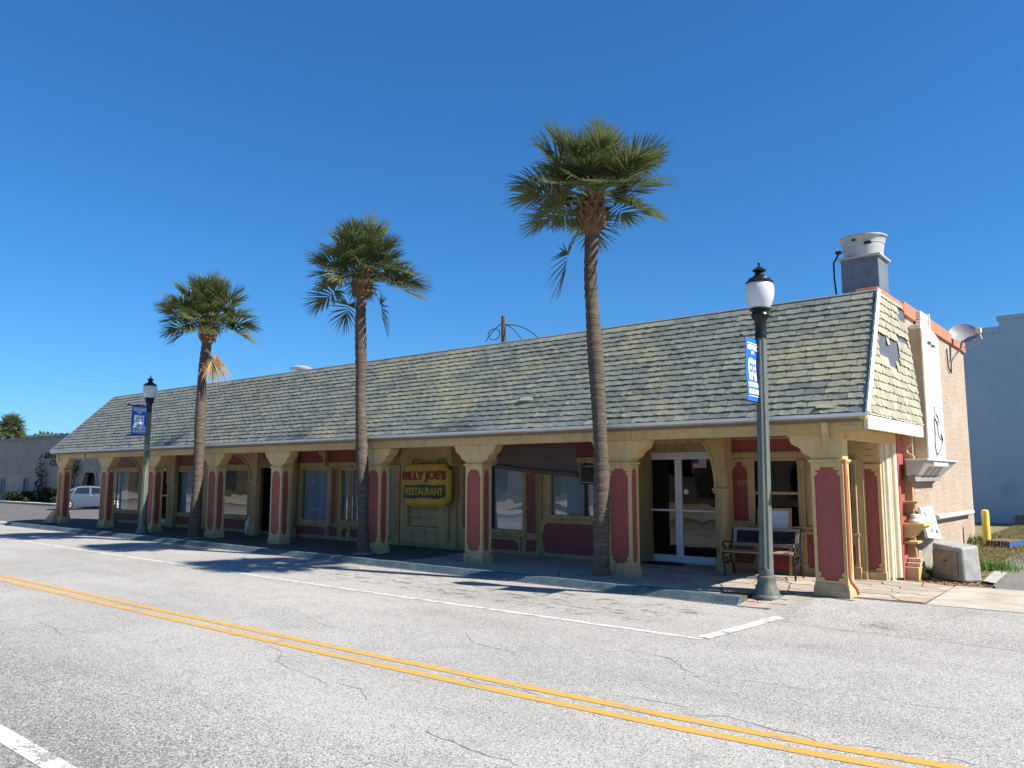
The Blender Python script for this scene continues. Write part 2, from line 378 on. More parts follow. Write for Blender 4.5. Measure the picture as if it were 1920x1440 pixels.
# ------------------------------------------------------------------ mesh helpers
class MB:
    def __init__(s): s.v = []; s.f = []; s.m = []; s.att = []; s.cur = 0
    def add(s, vs, fs):
        o = len(s.v); s.v += [tuple(x) for x in vs]; s.f += [tuple(i + o for i in f) for f in fs]; s.m += [s.cur] * len(fs)
    def box(s, x0, x1, y0, y1, z0, z1):
        x0, x1 = min(x0, x1), max(x0, x1); y0, y1 = min(y0, y1), max(y0, y1); z0, z1 = min(z0, z1), max(z0, z1)
        s.add([(x, y, z) for x in (x0, x1) for y in (y0, y1) for z in (z0, z1)],
              [(0, 1, 3, 2), (4, 6, 7, 5), (0, 4, 5, 1), (2, 3, 7, 6), (0, 2, 6, 4), (1, 5, 7, 3)]); return s
    def hexa(s, p):     # bottom loop 4, top loop 4
        s.add(p, [(3, 2, 1, 0), (4, 5, 6, 7), (0, 1, 5, 4), (1, 2, 6, 5), (2, 3, 7, 6), (3, 0, 4, 7)]); return s
    def plate(s, outer, holes, t, mp):
        loops = [list(outer)] + [list(h) for h in holes]
        flat = [p for l in loops for p in l]
        tris = tessellate_polygon([[Vector((p[0], p[1], 0)) for p in l] for l in loops])
        n = len(flat)
        vs = [mp(p[0], p[1], 0) for p in flat] + [mp(p[0], p[1], t) for p in flat]
        fs = [tuple(q) for q in tris] + [tuple(i + n for i in reversed(q)) for q in tris]
        o = 0
        for l in loops:
            k = len(l)
            for i in range(k):
                a, b2 = o + i, o + (i + 1) % k
                fs.append((a, b2, b2 + n, a + n))
            o += k
        s.add(vs, fs); return s
    def wall(s, outer, holes, t, mp):
        (x0, x1, z0, z1) = outer
        xs = sorted({x0, x1} | {v for h in holes for v in h[:2] if x0 < v < x1})
        for a, b2 in zip(xs[:-1], xs[1:]):
            cur = z0; mid = (a + b2) / 2
            for h in sorted((h for h in holes if h[0] < mid < h[1]), key=lambda q: q[2]) + [(0, 0, z1, z1)]:
                if h[2] - cur > 1e-4:
                    p = [mp(a, cur, 0), mp(b2, cur, 0), mp(b2, cur, t), mp(a, cur, t), mp(a, h[2], 0), mp(b2, h[2], 0), mp(b2, h[2], t), mp(a, h[2], t)]; s.hexa(p)
                cur = max(cur, h[3])
        return s
    def tube(s, pts, rad, n=8, cap=True):
        pts = [Vector(p) for p in pts]
        if not isinstance(rad, (list, tuple)): rad = [rad] * len(pts)
        rings = []; up = None
        for i, p in enumerate(pts):
            d = (pts[min(i + 1, len(pts) - 1)] - pts[max(i - 1, 0)]).normalized()
            if up is None: up = Vector((0, 0, 1)) if abs(d.z) < .9 else Vector((1, 0, 0))
            a = d.cross(up).normalized(); b2 = a.cross(d).normalized(); up = b2
            rings.append([p + (a * math.cos(2 * math.pi * k / n) + b2 * math.sin(2 * math.pi * k / n)) * rad[i] for k in range(n)])
        vs = [v for r in rings for v in r]; fs = []
        for i in range(len(pts) - 1):
            for k in range(n):
                fs.append((i * n + k, i * n + (k + 1) % n, (i + 1) * n + (k + 1) % n, (i + 1) * n + k))
        if cap: fs += [tuple(range(n)), tuple(range((len(pts) - 1) * n, len(pts) * n))]
        s.add(vs, fs); return s
    def lathe(s, prof, n=24, c=(0, 0, 0)):
        vs = []; fs = []
        for r, z in prof:
            for k in range(n):
                a = 2 * math.pi * k / n; vs.append((c[0] + r * math.cos(a), c[1] + r * math.sin(a), c[2] + z))
        for i in range(len(prof) - 1):
            for k in range(n): fs.append((i * n + k, i * n + (k + 1) % n, (i + 1) * n + (k + 1) % n, (i + 1) * n + k))
        if prof[0][0] > 1e-4: fs.append(tuple(range(n)))
        if prof[-1][0] > 1e-4: fs.append(tuple(range((len(prof) - 1) * n, len(prof) * n)))
        s.add(vs, fs); return s
ROOT = {}      # world offset of every empty, so meshes can be given in world coordinates
def fixnormals(me):
    bm = bmesh.new(); bm.from_mesh(me); bmesh.ops.recalc_face_normals(bm, faces=bm.faces); bm.to_mesh(me); bm.free()
def to_mesh(name, mb, mat, off=(0, 0, 0), smooth=False, normals=True):
    me = bpy.data.meshes.new(name)
    me.from_pydata([(v[0] - off[0], v[1] - off[1], v[2] - off[2]) for v in mb.v], [], mb.f)
    mats = mat if isinstance(mat, (list, tuple)) else [mat]
    for q in mats: me.materials.append(MATS[q])
    if len(mats) > 1: me.polygons.foreach_set('material_index', mb.m)
    if normals: fixnormals(me)
    if smooth:
        me.polygons.foreach_set('use_smooth', [True] * len(me.polygons))
    me.update(); return me
def obj(name, mb, mat, parent=None, smooth=False, bevel=0.0, local=False, normals=True):
    off = (0, 0, 0)
    if parent is not None and not local: off = ROOT.get(parent.name, (0, 0, 0))
    o = bpy.data.objects.new(name, to_mesh(name, mb, mat, off, smooth, normals))
    COL.objects.link(o)
    if parent is not None:
        o.parent = parent; ROOT[o.name] = ROOT.get(parent.name, (0, 0, 0))
    if bevel:
        b = o.modifiers.new('bevel', 'BEVEL'); b.width = bevel; b.segments = 2; b.limit_method = 'ANGLE'; b.angle_limit = R(40)
    if smooth:
        e = o.modifiers.new('split', 'EDGE_SPLIT'); e.split_angle = R(42)
    return o
def tag(o, label=None, cat=None, group=None, kind=None):
    if label: o['label'] = label
    if cat: o['category'] = cat
    if group: o['group'] = group
    if kind: o['kind'] = kind
    return o
def thing(name, label, cat, loc=(0, 0, 0), rz=0, group=None):
    o = bpy.data.objects.new(name, None); COL.objects.link(o); o.location = loc; o.rotation_euler = (0, 0, rz)
    o.empty_display_size = .2
    ROOT[o.name] = tuple(loc); return tag(o, label, cat, group)
def struct(name, mb, mat, parent=None, **k):
    o = obj(name, mb, mat, parent, **k)
    if parent is None: o['kind'] = 'structure'
    return o
def sheet(pts, z=None):
    m = MB(); m.add([(p[0], p[1], p[2] if len(p) > 2 else z) for p in pts], [tuple(range(len(pts)))]); return m
def text_mb(s, width, height, depth, bold=0.0, space=1.0):
    cu = bpy.data.curves.new('lettering', 'FONT'); cu.body = s; cu.extrude = .5; cu.offset = bold; cu.align_x = 'CENTER'; cu.space_character = space
    cu.resolution_u = 3
    o = bpy.data.objects.new('lettering', cu); COL.objects.link(o)
    dg = bpy.context.evaluated_depsgraph_get(); me = bpy.data.meshes.new_from_object(o.evaluated_get(dg))
    vs = [tuple(v.co) for v in me.vertices]; fs = [tuple(p.vertices) for p in me.polygons]
    bpy.data.objects.remove(o); bpy.data.curves.remove(cu); bpy.data.meshes.remove(me)
    x0, x1 = min(v[0] for v in vs), max(v[0] for v in vs); y0, y1 = min(v[1] for v in vs), max(v[1] for v in vs)
    vs = [((v[0] - (x0 + x1) / 2) / (x1 - x0) * width, (v[1] - (y0 + y1) / 2) / (y1 - y0) * height, (v[2] + .5) * depth) for v in vs]
    return vs, fs
def faceY(Y):            # plate coordinates (x, z) on a wall looking towards the street
    return lambda u, v, w: (u, Y + w, v)
def faceX(X):            # plate coordinates (y, z) on a wall looking towards +X
    return lambda u, v, w: (X - w, u, v)
def rect(x0, x1, z0, z1): return [(x0, z0), (x1, z0), (x1, z1), (x0, z1)]

# ------------------------------------------------------------------ ground, road, pavements
struct('ground', sheet([(-700, -500), (500, -500), (500, 900), (-700, 900)], -.03), 'dry_earth')
m = MB()   # road, fine enough to carry a slight unevenness
struct('road', sheet([(-300, -.2, 0), (60, -.2, 0), (60, 11.05, 0), (-300, 11.05, 0)]), 'road_asphalt')
struct('side_street', sheet([(-130, 12.6, .004), (-35.5, 12.1, .004), (-31.5, 14.5, .004), (-31.3, 60, .004), (-43, 60, .004), (-43, 20.3, .004), (-130, 19.6, .004)]), 'dark_asphalt')
struct('side_street_apron', sheet([(-300, 11.05, 0), (-33.2, 11.05, 0), (-33.2, 12.3, 0), (-130, 12.7, 0), (-300, 12.7, 0)]), 'road_asphalt')
KY = 11.04
def strip(pts, w, z):
    """flat painted band along a polyline"""
    m = MB(); vs = []; n = len(pts)
    for i, p in enumerate(pts):
        a = Vector(pts[max(i - 1, 0)]); b2 = Vector(pts[min(i + 1, n - 1)]); d = (b2 - a); d.z = 0; d.normalize()
        nrm = Vector((-d.y, d.x, 0)); ww = w[i] if isinstance(w, (list, tuple)) else w
        vs += [Vector((p[0], p[1], z)) + nrm * ww / 2, Vector((p[0], p[1], z)) - nrm * ww / 2]
    m.add(vs, [(2 * i, 2 * i + 1, 2 * i + 3, 2 * i + 2) for i in range(n - 1)]); return m
def ground_pts(px, z=0.0):
    return [atZ(x, y, z) for x, y in px]
def extend(p, back, fwd_):
    a = p[0] + (p[0] - p[1]).normalized() * back; b2 = p[-1] + (p[-1] - p[-2]).normalized() * fwd_
    return [a] + p + [b2]
dl = [[(0, 1079), (320, 1148.5), (640, 1216.5), (960, 1283), (1280, 1348), (1560, 1401), (1780, 1438)],
      [(0, 1088), (320, 1160.5), (640, 1232), (960, 1301), (1280, 1367), (1480, 1405), (1640, 1434)]]
for q in dl:
    g = extend(ground_pts(q), 120, 8)
    struct('yellow_line', strip(g, .115, .004), 'yellow_line')
struct('white_line', strip(extend(ground_pts([(0, 1008.5), (640, 1103), (1280, 1193.5), (1318, 1198.5)]), 60, 0), .10, .004), 'white_line')
struct('white_line', strip(ground_pts([(1318, 1197), (1466, 1157)]), .17, .008), 'white_line')
struct('white_line', strip(extend(ground_pts([(0, 1375), (110, 1440)]), 60, 12), .15, .004), 'white_line')
# cracks in the asphalt: thin open joints followed as narrow dark bands
plain('crack_dark', (.10, .097, .093), .95)
crk = MB()
def crack(px, w):
    g = ground_pts(px); pts = []
    for a, b2 in zip(g[:-1], g[1:]):
        k = max(2, int((b2 - a).length / .07))
        for i in range(k):
            pts.append(a.lerp(b2, i / k) + Vector((RND.uniform(-.012, .012), RND.uniform(-.018, .018), 0)))
    pts.append(g[-1])
    s = strip(pts, [w * .8 * RND.uniform(.15, 1.0) for _ in pts], .002); crk.add(s.v, s.f)
crack([(876, 1190), (890, 1206), (925, 1214), (960, 1222), (980, 1234)], .014)
crack([(980, 1290), (1050, 1298), (1120, 1302), (1180, 1306), (1240, 1318), (1290, 1326)], .012)
crack([(1150, 1214), (1225, 1228), (1260, 1236), (1282, 1254), (1300, 1262)], .014)
crack([(1300, 1268), (1400, 1276), (1480, 1288), (1560, 1300), (1640, 1308), (1700, 1320), (1790, 1332)], .010)
crack([(1290, 1340), (1370, 1345), (1440, 1366), (1500, 1378), (1540, 1393)], .013)
crack([(1540, 1394), (1620, 1400), (1700, 1412), (1790, 1424), (1850, 1440)], .012)
crack([(870, 1272), (920, 1284), (960, 1290), (1010, 1302)], .013)
crack([(800, 1372), (860, 1396), (900, 1412), (940, 1425), (985, 1440)], .014)
crack([(505, 1212), (530, 1222), (520, 1240), (560, 1260), (590, 1272), (615, 1282)], .010)
crack([(70, 1166), (95, 1174), (112, 1186), (122, 1192)], .016)
crack([(320, 1114), (350, 1122), (420, 1126), (500, 1132), (555, 1144), (600, 1170), (640, 1180)], .009)
crack([(640, 1283), (675, 1292), (690, 1310), (684, 1318)], .010)
cr = obj('road_crack', crk, 'crack_dark', normals=False); cr['kind'] = 'structure'
# oil / tyre stains in the parking bay
def stain_mat():
    m_, t, b = new_mat('stain', .9)
    p = wpos(t)
    mp = nn(t, 'ShaderNodeMapping'); mp.inputs['Scale'].default_value = (1.1, 2.6, 1); t.links.new(p, mp.inputs[0])
    f = noise(t, 2.4, 6, .7, mp.outputs[0])
    col = mix(t, ramp(t, f, [(.4, (0, 0, 0)), (.6, (1, 1, 1))]), (.10, .097, .092), (.17, .165, .155))
    t.links.new(col, b.inputs['Base Color'])
    cr_ = ramp(t, f, [(.53, (0, 0, 0)), (.66, (.8,) * 3)])
    tr = nn(t, 'ShaderNodeBsdfTransparent'); ms = nn(t, 'ShaderNodeMixShader')
    t.links.new(cr_, ms.inputs[0]); t.links.new(tr.outputs[0], ms.inputs[1]); t.links.new(b.outputs[0], ms.inputs[2])
    t.links.new(ms.outputs[0], t.nodes['Material Output'].inputs[0])
stain_mat()
struct('road_stain', sheet([(-13, 9.4), (-5.2, 9.0), (-5.0, 10.6), (-13, 10.7)], .006), 'stain')

# kerb: blue painted concrete, one length per casting joint
kerb = thing('kerb', None, None, (-19, KY, 0)); del_keys = None
tag(kerb, kind='structure')
edges = [-33.6, -30.6, -28.3, -26.2, -23.3, -20.4, -17.2, -14.16, -11.1, -8.5, -6.6, -4.86]
for a, b2 in zip(edges[:-1], edges[1:]):
    mb = MB(); n = max(4, int((b2 - a) / .22)); prof = []
    for i in range(n + 1):
        x = a + .006 + (b2 - a - .012) * i / n
        j = RND.uniform(-.008, .008); c = .02 if RND.random() < .85 else RND.uniform(.03, .06)
        z1 = .13 + RND.uniform(-.004, .004)
        prof.append([(x, KY + j, -.01), (x, KY + .02 + j, .035), (x, KY + .07 + c * .8, z1 - .008), (x, KY + .20, z1), (x, KY + .20, -.01)])
    vs = [p for r in prof for p in r]; k = 5
    fs = [(i * k + q, i * k + q + 1, (i + 1) * k + q + 1, (i + 1) * k + q) for i in range(n) for q in range(4)]
    fs += [tuple(range(k)), tuple(range(n * k, n * k + k))]
    mb.add(vs, fs); obj('kerb_stone', mb, 'kerb_paint', kerb)
mb = MB()          # rounded end that turns the corner on the far left
pts = [(-33.62 - 1.5 * math.sin(t) , KY + .08 + 1.5 * (1 - math.cos(t)), .0) for t in [i * .2 for i in range(9)]]
ring = []
for i, p in enumerate(pts):
    t = i * .2; nx, ny = math.sin(t), -math.cos(t)
    nx = -nx; ring += [(p[0] + nx * .08, p[1] + ny * .08, -.01), (p[0] + nx * .08, p[1] + ny * .08, .125), (p[0] - nx * .08, p[1] - ny * .08, .125), (p[0] - nx * .08, p[1] - ny * .08, -.01)]
mb.add(ring, [(4 * i + q, 4 * i + q + 1, 4 * i + 5 + q, 4 * i + 4 + q) for i in range(8) for q in range(3)])
obj('kerb_stone', mb, 'kerb_paint', kerb)

# sidewalk slab + flagstones near the corner
SW = .13
AP = [atZ(1398, 1139, .01), atZ(1440, 1141, .012), atZ(1496, 1128, .12), atZ(1528, 1121, .12), atZ(1600, 1122, .12), atZ(1734, 1134, .12)]
sw = [(-35.1, 12.6), (-34.6, 11.7), (-33.6, KY + .202), (-4.86, KY + .202), (-4.86, AP[3].y)] + [(p.x, p.y) for p in AP[3:]] + [(-2.66, 14.45), (-3.3, 14.6), (-3.4, 15.2), (-31.2, 15.2), (-31.4, 14.9), (-34.9, 13.9)]
mb = MB(); mb.plate(sw, [], .2, lambda u, v, w: (u, v, SW - .012 - w)); sidewalk = struct('sidewalk', mb, 'grey_concrete')
def clip(poly, a, b2, c):   # keep a*x+b*y<=c
    out = []
    for i in range(len(poly)):
        p, q = poly[i], poly[(i + 1) % len(poly)]
        dp, dq = a * p[0] + b2 * p[1] - c, a * q[0] + b2 * q[1] - c
        if dp <= 0: out.append(p)
        if (dp < 0 < dq) or (dq < 0 < dp):
            t = dp / (dp - dq); out.append((p[0] + (q[0] - p[0]) * t, p[1] + (q[1] - p[1]) * t))
    return out
seeds = []
rr = random.Random(3)
yy = 11.35
while yy < 14.6:
    xx = -11.6 + rr.uniform(0, .3)
    while xx < -2.6:
        seeds.append((xx + rr.uniform(-.17, .17), yy + rr.uniform(-.14, .14))); xx += rr.uniform(.40, .62)
    yy += .37
def inside(p, poly):
    c = False
    for i in range(len(poly)):
        a, b2 = poly[i], poly[i - 1]
        if (a[1] > p[1]) != (b2[1] > p[1]) and p[0] < (b2[0] - a[0]) * (p[1] - a[1]) / (b2[1] - a[1]) + a[0]: c = not c
    return c
for i, s in enumerate(seeds):
    cell = [(s[0] - .8, s[1] - .8), (s[0] + .8, s[1] - .8), (s[0] + .8, s[1] + .8), (s[0] - .8, s[1] + .8)]
    for j, q in enumerate(seeds):
        if i == j or abs(q[0] - s[0]) > 1.7 or abs(q[1] - s[1]) > 1.7: continue
        a, b2 = q[0] - s[0], q[1] - s[1]; L = math.hypot(a, b2); a /= L; b2 /= L
        cell = clip(cell, a, b2, a * (q[0] + s[0]) / 2 + b2 * (q[1] + s[1]) / 2 - .014)
        if len(cell) < 3: break
    if len(cell) < 3: continue
    cell = clip(cell, 1, 0, -2.67); cell = clip(cell, 0, -1, -(KY + .21)) if len(cell) > 2 else cell
    cell = clip(cell, 0, 1, 14.5) if len(cell) > 2 else cell
    if len(cell) < 3: continue
    if not all(inside((p[0] * .98 + s[0] * .02, p[1] * .98 + s[1] * .02), sw) for p in cell):
        cell = [p for p in cell if inside(p, sw)]
        if len(cell) < 3: continue
    h = RND.uniform(-.003, .003)
    mb = MB(); mb.plate(cell, [], .03, lambda u, v, w: (u, v, SW + h - w)); obj('paving_stone', mb, 'flagstone', sidewalk)
# asphalt apron rising to the pavement where the kerb stops, concrete crossing and parking lot
RT0, RT1 = Vector((-4.85, AP[3].y - .004, SW - .002)), Vector((AP[3].x - .004, AP[3].y - .004, SW - .002))
RB0, RB1 = Vector((-4.85, AP[0].y + .04, .014)), Vector((AP[1].x + .03, AP[1].y, .014))
mb = MB()
def V(x, y, z): return (x, y, z)
q = [(RB1.x + .004, RB1.y, .008), (RT1.x + .006, RT1.y - .004, .120)] + [(p.x, p.y - .004, .122) for p in AP[4:]] + [(12, 12.9, .122)]
w_ = [(RB1.x - .02, RB1.y - .2, .002), (RT1.x + .1, 10.3, .002)] + [(p.x, 10.2, .002) for p in AP[4:]] + [(12, 10.2, .002)]
k = len(q); mb.add(q + w_, [f for i in range(k - 1) for f in ((i, i + 1, k + i + 1), (i, k + i + 1, k + i))])
struct('driveway_apron', mb, 'road_asphalt')
# paved ramp down to the road beside the lamp, in crazy paving like the pavement
mb = MB(); mb.hexa([(p.x, p.y, -.02) for p in (RB0, RB1, RT1, RT0)] + [p - Vector((0, 0, .01)) for p in (RB0, RB1, RT1, RT0)])
ramp_ = struct('kerb_ramp', mb, 'mortar')
rc = random.Random(5)
for i in range(4):
    for j in range(3):
        u0, u1 = i / 4 + .012, (i + 1) / 4 - .012; v0, v1 = j / 3 + .015, (j + 1) / 3 - .015
        q = []
        for u, v in ((u0, v0), (u1, v0), (u1, v1), (u0, v1)):
            u += rc.uniform(-.03, .03) if 0 < i < 3 else 0; v += rc.uniform(-.04, .04) if j == 1 else 0
            q.append(RB0.lerp(RB1, u).lerp(RT0.lerp(RT1, u), v))
        mb = MB(); mb.hexa([p - Vector((0, 0, .012)) for p in q] + q); obj('paving_stone', mb, 'flagstone', ramp_)
mb = MB(); mb.plate([(AP[-1].x + .01, AP[-1].y), (12, 12.9), (12, 14.7), (-2.1, 14.45), (-2.65, 14.42)], [], .1, lambda u, v, w: (u, v, .128 - w)); struct('concrete_crossing', mb, 'concrete')
def gz(y): t = max(0, min(1, (y - 14.4) / 6.5)); return .11 + .33 * t * t * (3 - 2 * t) + max(0, (y - 21)) * .002
def terrain(x0, x1, y0, y1, nx, ny, dz, edge=None):
    mb = MB(); vs = []
    for j in range(ny + 1):
        for i in range(nx + 1):
            y = y0 + (y1 - y0) * j / ny; x = x0 + (x1 - x0) * i / nx; vs.append((x, y, gz(y) + dz))
    mb.add(vs, [(j * (nx + 1) + i, j * (nx + 1) + i + 1, (j + 1) * (nx + 1) + i + 1, (j + 1) * (nx + 1) + i) for j in range(ny) for i in range(nx)]); return mb
def lawn_mat():
    m_, t, b = new_mat('lawn_soil', .95)
    p = wpos(t); n = noise(t, 1.5, 6, .65, p); f = noise(t, 30, 5, .75, p)
    col = mix(t, ramp(t, n, [(.4, (0, 0, 0)), (.62, (1, 1, 1))]), (.15, .15, .055), (.27, .215, .12))
    col = mix(t, ramp(t, f, [(.52, (0, 0, 0)), (.66, (.7,) * 3)]), col, (.38, .31, .21))
    t.links.new(col, b.inputs['Base Color']); bump(t, f, .8, .03, b)
lawn_mat()
struct('lawn', terrain(-8, 30, 14.5, 60, 4, 60, -.02), 'lawn_soil', normals=False)
lot = [atZ(1815, 1106, .12), atZ(1850, 1075, .2), atZ(1885, 1050, .28), atZ(1925, 1040, .3)]
mb = MB()
vs = [(-2.1, 14.46, .118), (12, 14.72, .118)] + [(12, lot[3].y, gz(lot[3].y) + .004)] + [(p.x, p.y, gz(p.y) + .006) for p in reversed(lot[1:])]
mb.add(vs, [tuple(range(len(vs)))])
struct('parking_lot', mb, 'lot_asphalt')
a, b2, c, d = [atZ(*p, .135) for p in [(1843, 1092), (1866, 1096), (1900, 1073), (1875, 1071)]]
mb = MB(); mb.add([(q.x, q.y, .145 + (q.y - 14.5) * .028) for q in (a, b2, c, d)], [(0, 1, 2, 3)]); struct('parking_line', mb, 'worn_line')

# ------------------------------------------------------------------ the restaurant building
WY = 13.9                     # front wall plane
BLD = thing('restaurant_building', 'long low restaurant with grey shingle mansard roof over an arcade of red and cream columns', 'building', (-17.4, 15, SW))
def part(name, mb, mat, parent=None, **k): return obj(name, mb, mat, parent or BLD, **k)
EY, EZ = 11.90, 2.788           # eave line
RY, RZ = 13.42, 4.87          # roof edge at the top
XL, XR = -32.5, -3.19         # eave ends
XLT, XRT = -30.8, -3.33      # ends at the top
CY0 = 12.0                    # column fronts
# --- openings in the front wall
windows = []                  # X0,X1,Z0,Z1,kind
def W_(x0, x1, y0, y1): return rectY(x0, x1, y0, y1, WY)
Wn = {
 'A': W_(868, 983, 872, 993), 'B': W_(1032, 1150, 866, 969), 'C': W_(690, 738, 875, 981), 'D': W_(566, 617, 880, 975),
 'E': W_(640, 676, 880, 977), 'F': W_(395, 467, 881, 966), 'G': W_(330, 372, 884, 962), 'H': W_(220, 262, 884, 957)}
door_hole = (atY(1195, 950, WY).x - .05, atY(1344, 950, WY).x, SW - .02, 2.5)
navy = rectY(484, 530, 872, 1003, WY); navy = (navy[0], navy[1], SW - .02, 2.12)
gdoor = rectY(296, 316, 874, 985, WY); gdoor = (gdoor[0] - .45, gdoor[1], SW - .02, 2.2)
boarded = rectY(770, 828, 900, 1003, WY); boarded = (boarded[0], boarded[1], .62, 2.1)
holes = [tuple(v) for v in Wn.values()] + [door_hole, navy, gdoor, boarded]
CEIL = 2.66
mb = MB(); mb.wall((-31.0, door_hole[1] + .16, SW - .06, CEIL), holes, .16, faceY(WY)); part('front_wall', mb, 'shaded_cream')
# right hand front wall is set back a little
WY2 = 14.3
Wr1 = rectY(1414, 1500, 862, 988, WY2); Wr2 = rectY(1522, 1600, 864, 990, WY2)
X0r, X1r = door_hole[1] + .163, -3.95
mb = MB(); mb.wall((X0r, X1r, SW - .06, CEIL), [Wr1, Wr2], .16, faceY(WY2)); part('front_wall', mb, 'shaded_cream')
mb = MB(); mb.box(X0r - .16, X0r - .002, WY + .162, 15.0, SW - .05, CEIL); part('recess_wall', mb, 'shaded_cream')
mb = MB(); mb.box(door_hole[0] - .15, door_hole[0], WY + .162, 14.9, SW - .05, CEIL); part('recess_wall', mb, 'shaded_cream')
# shell behind: end walls, back wall, flat roof and floor
BY = 21.0; RWX = -3.40
def sidewall():
    mb = MB(); mb.box(RWX - .25, RWX, 15.45, BY, -.1, 4.95); return mb
part('side_wall', sidewall(), 'pink_stucco')
mb = MB(); mb.box(-31, RWX - .252, BY - .25, BY, -.1, 4.75); part('back_wall', mb, 'pink_stucco')
mb = MB(); mb.box(-31, -30.8, WY + .162, BY - .252, 0, 4.6); part('end_wall', mb, 'cream_paint')
mb = MB(); mb.box(-30.798, RWX - .252, RY + .3, BY - .252, 4.42, 4.55); part('flat_roof', mb, 'gravel_roof')
mb = MB(); mb.box(-30.798, RWX - .252, WY + .9, BY - .252, SW - .06, SW - .008); part('floor', mb, 'interior')
mb = MB(); mb.box(-30.79, -3.9, 16.6, 16.7, SW - .005, CEIL - .004); part('inner_wall', mb, 'interior')
# porch ceiling
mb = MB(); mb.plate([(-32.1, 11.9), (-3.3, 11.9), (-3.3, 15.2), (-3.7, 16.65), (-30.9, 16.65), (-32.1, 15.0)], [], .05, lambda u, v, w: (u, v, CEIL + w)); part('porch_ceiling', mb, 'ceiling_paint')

# --- front beam, right-hand fascia, gutters and corbels
seams = [-32.1, -27.6, -24.8, -20.4, -17.0, -13.4, -10.7, -7.15, XR - .07]
for a, b2 in zip(seams[:-1], seams[1:]):
    mb = MB(); mb.box(a + .003, b2 - .003, 11.97, 12.14, 2.50, EZ - .08); part('beam', mb, 'cream_beam', bevel=.006)
mb = MB(); mb.box(XL + .02, XR - .02, EY + .0085, EY + .05, EZ - .095, EZ - .035); part('fascia_board', mb, 'cream_beam')
mb = MB(); mb.box(XL + .02, XR - .02, EY + .05, 11.97, EZ - .078, EZ - .06); part('soffit', mb, 'cream_paint')
mb = MB(); mb.box(XL, XR + .004, EY - .018, EY + .008, EZ - .048, EZ + .001); part('drip_edge', mb, 'white_metal')
mb = MB(); mb.box(XR - .06, XR, EY + .05, 15.38, EZ - .235, EZ - .03); part('end_fascia', mb, 'sunlit_cream', bevel=.005)
mb = MB(); mb.box(-3.56, XR - .062, EY + .06, 15.3, 2.60, 2.612); part('soffit', mb, 'cream_paint')
mb = MB(); mb.box(XR - .012, XR + .014, EY - .012, 15.4, EZ - .02, EZ - .001); part('drip_edge', mb, 'white_metal')
mb = MB(); mb.box(-3.66, -3.5, 12.14, 15.3, 2.42, 2.595); part('beam', mb, 'cream_paint', bevel=.006)
def corbel(x, y0, out):
    pr = [(0, 0), (-out, .0), (-out, -.06), (-out * .85, -.13), (-out * .45, -.2), (-.03, -.3), (0, -.3)]
    mb = MB(); mb.plate(pr, [], .1, lambda u, v, w: (x - .05 + w, y0 + u, EZ - .09 + v)); return mb
for x in (-31.9, -29.6, -3.80):
    part('corbel', corbel(x, 11.969, .065), 'cream_paint', bevel=.008)

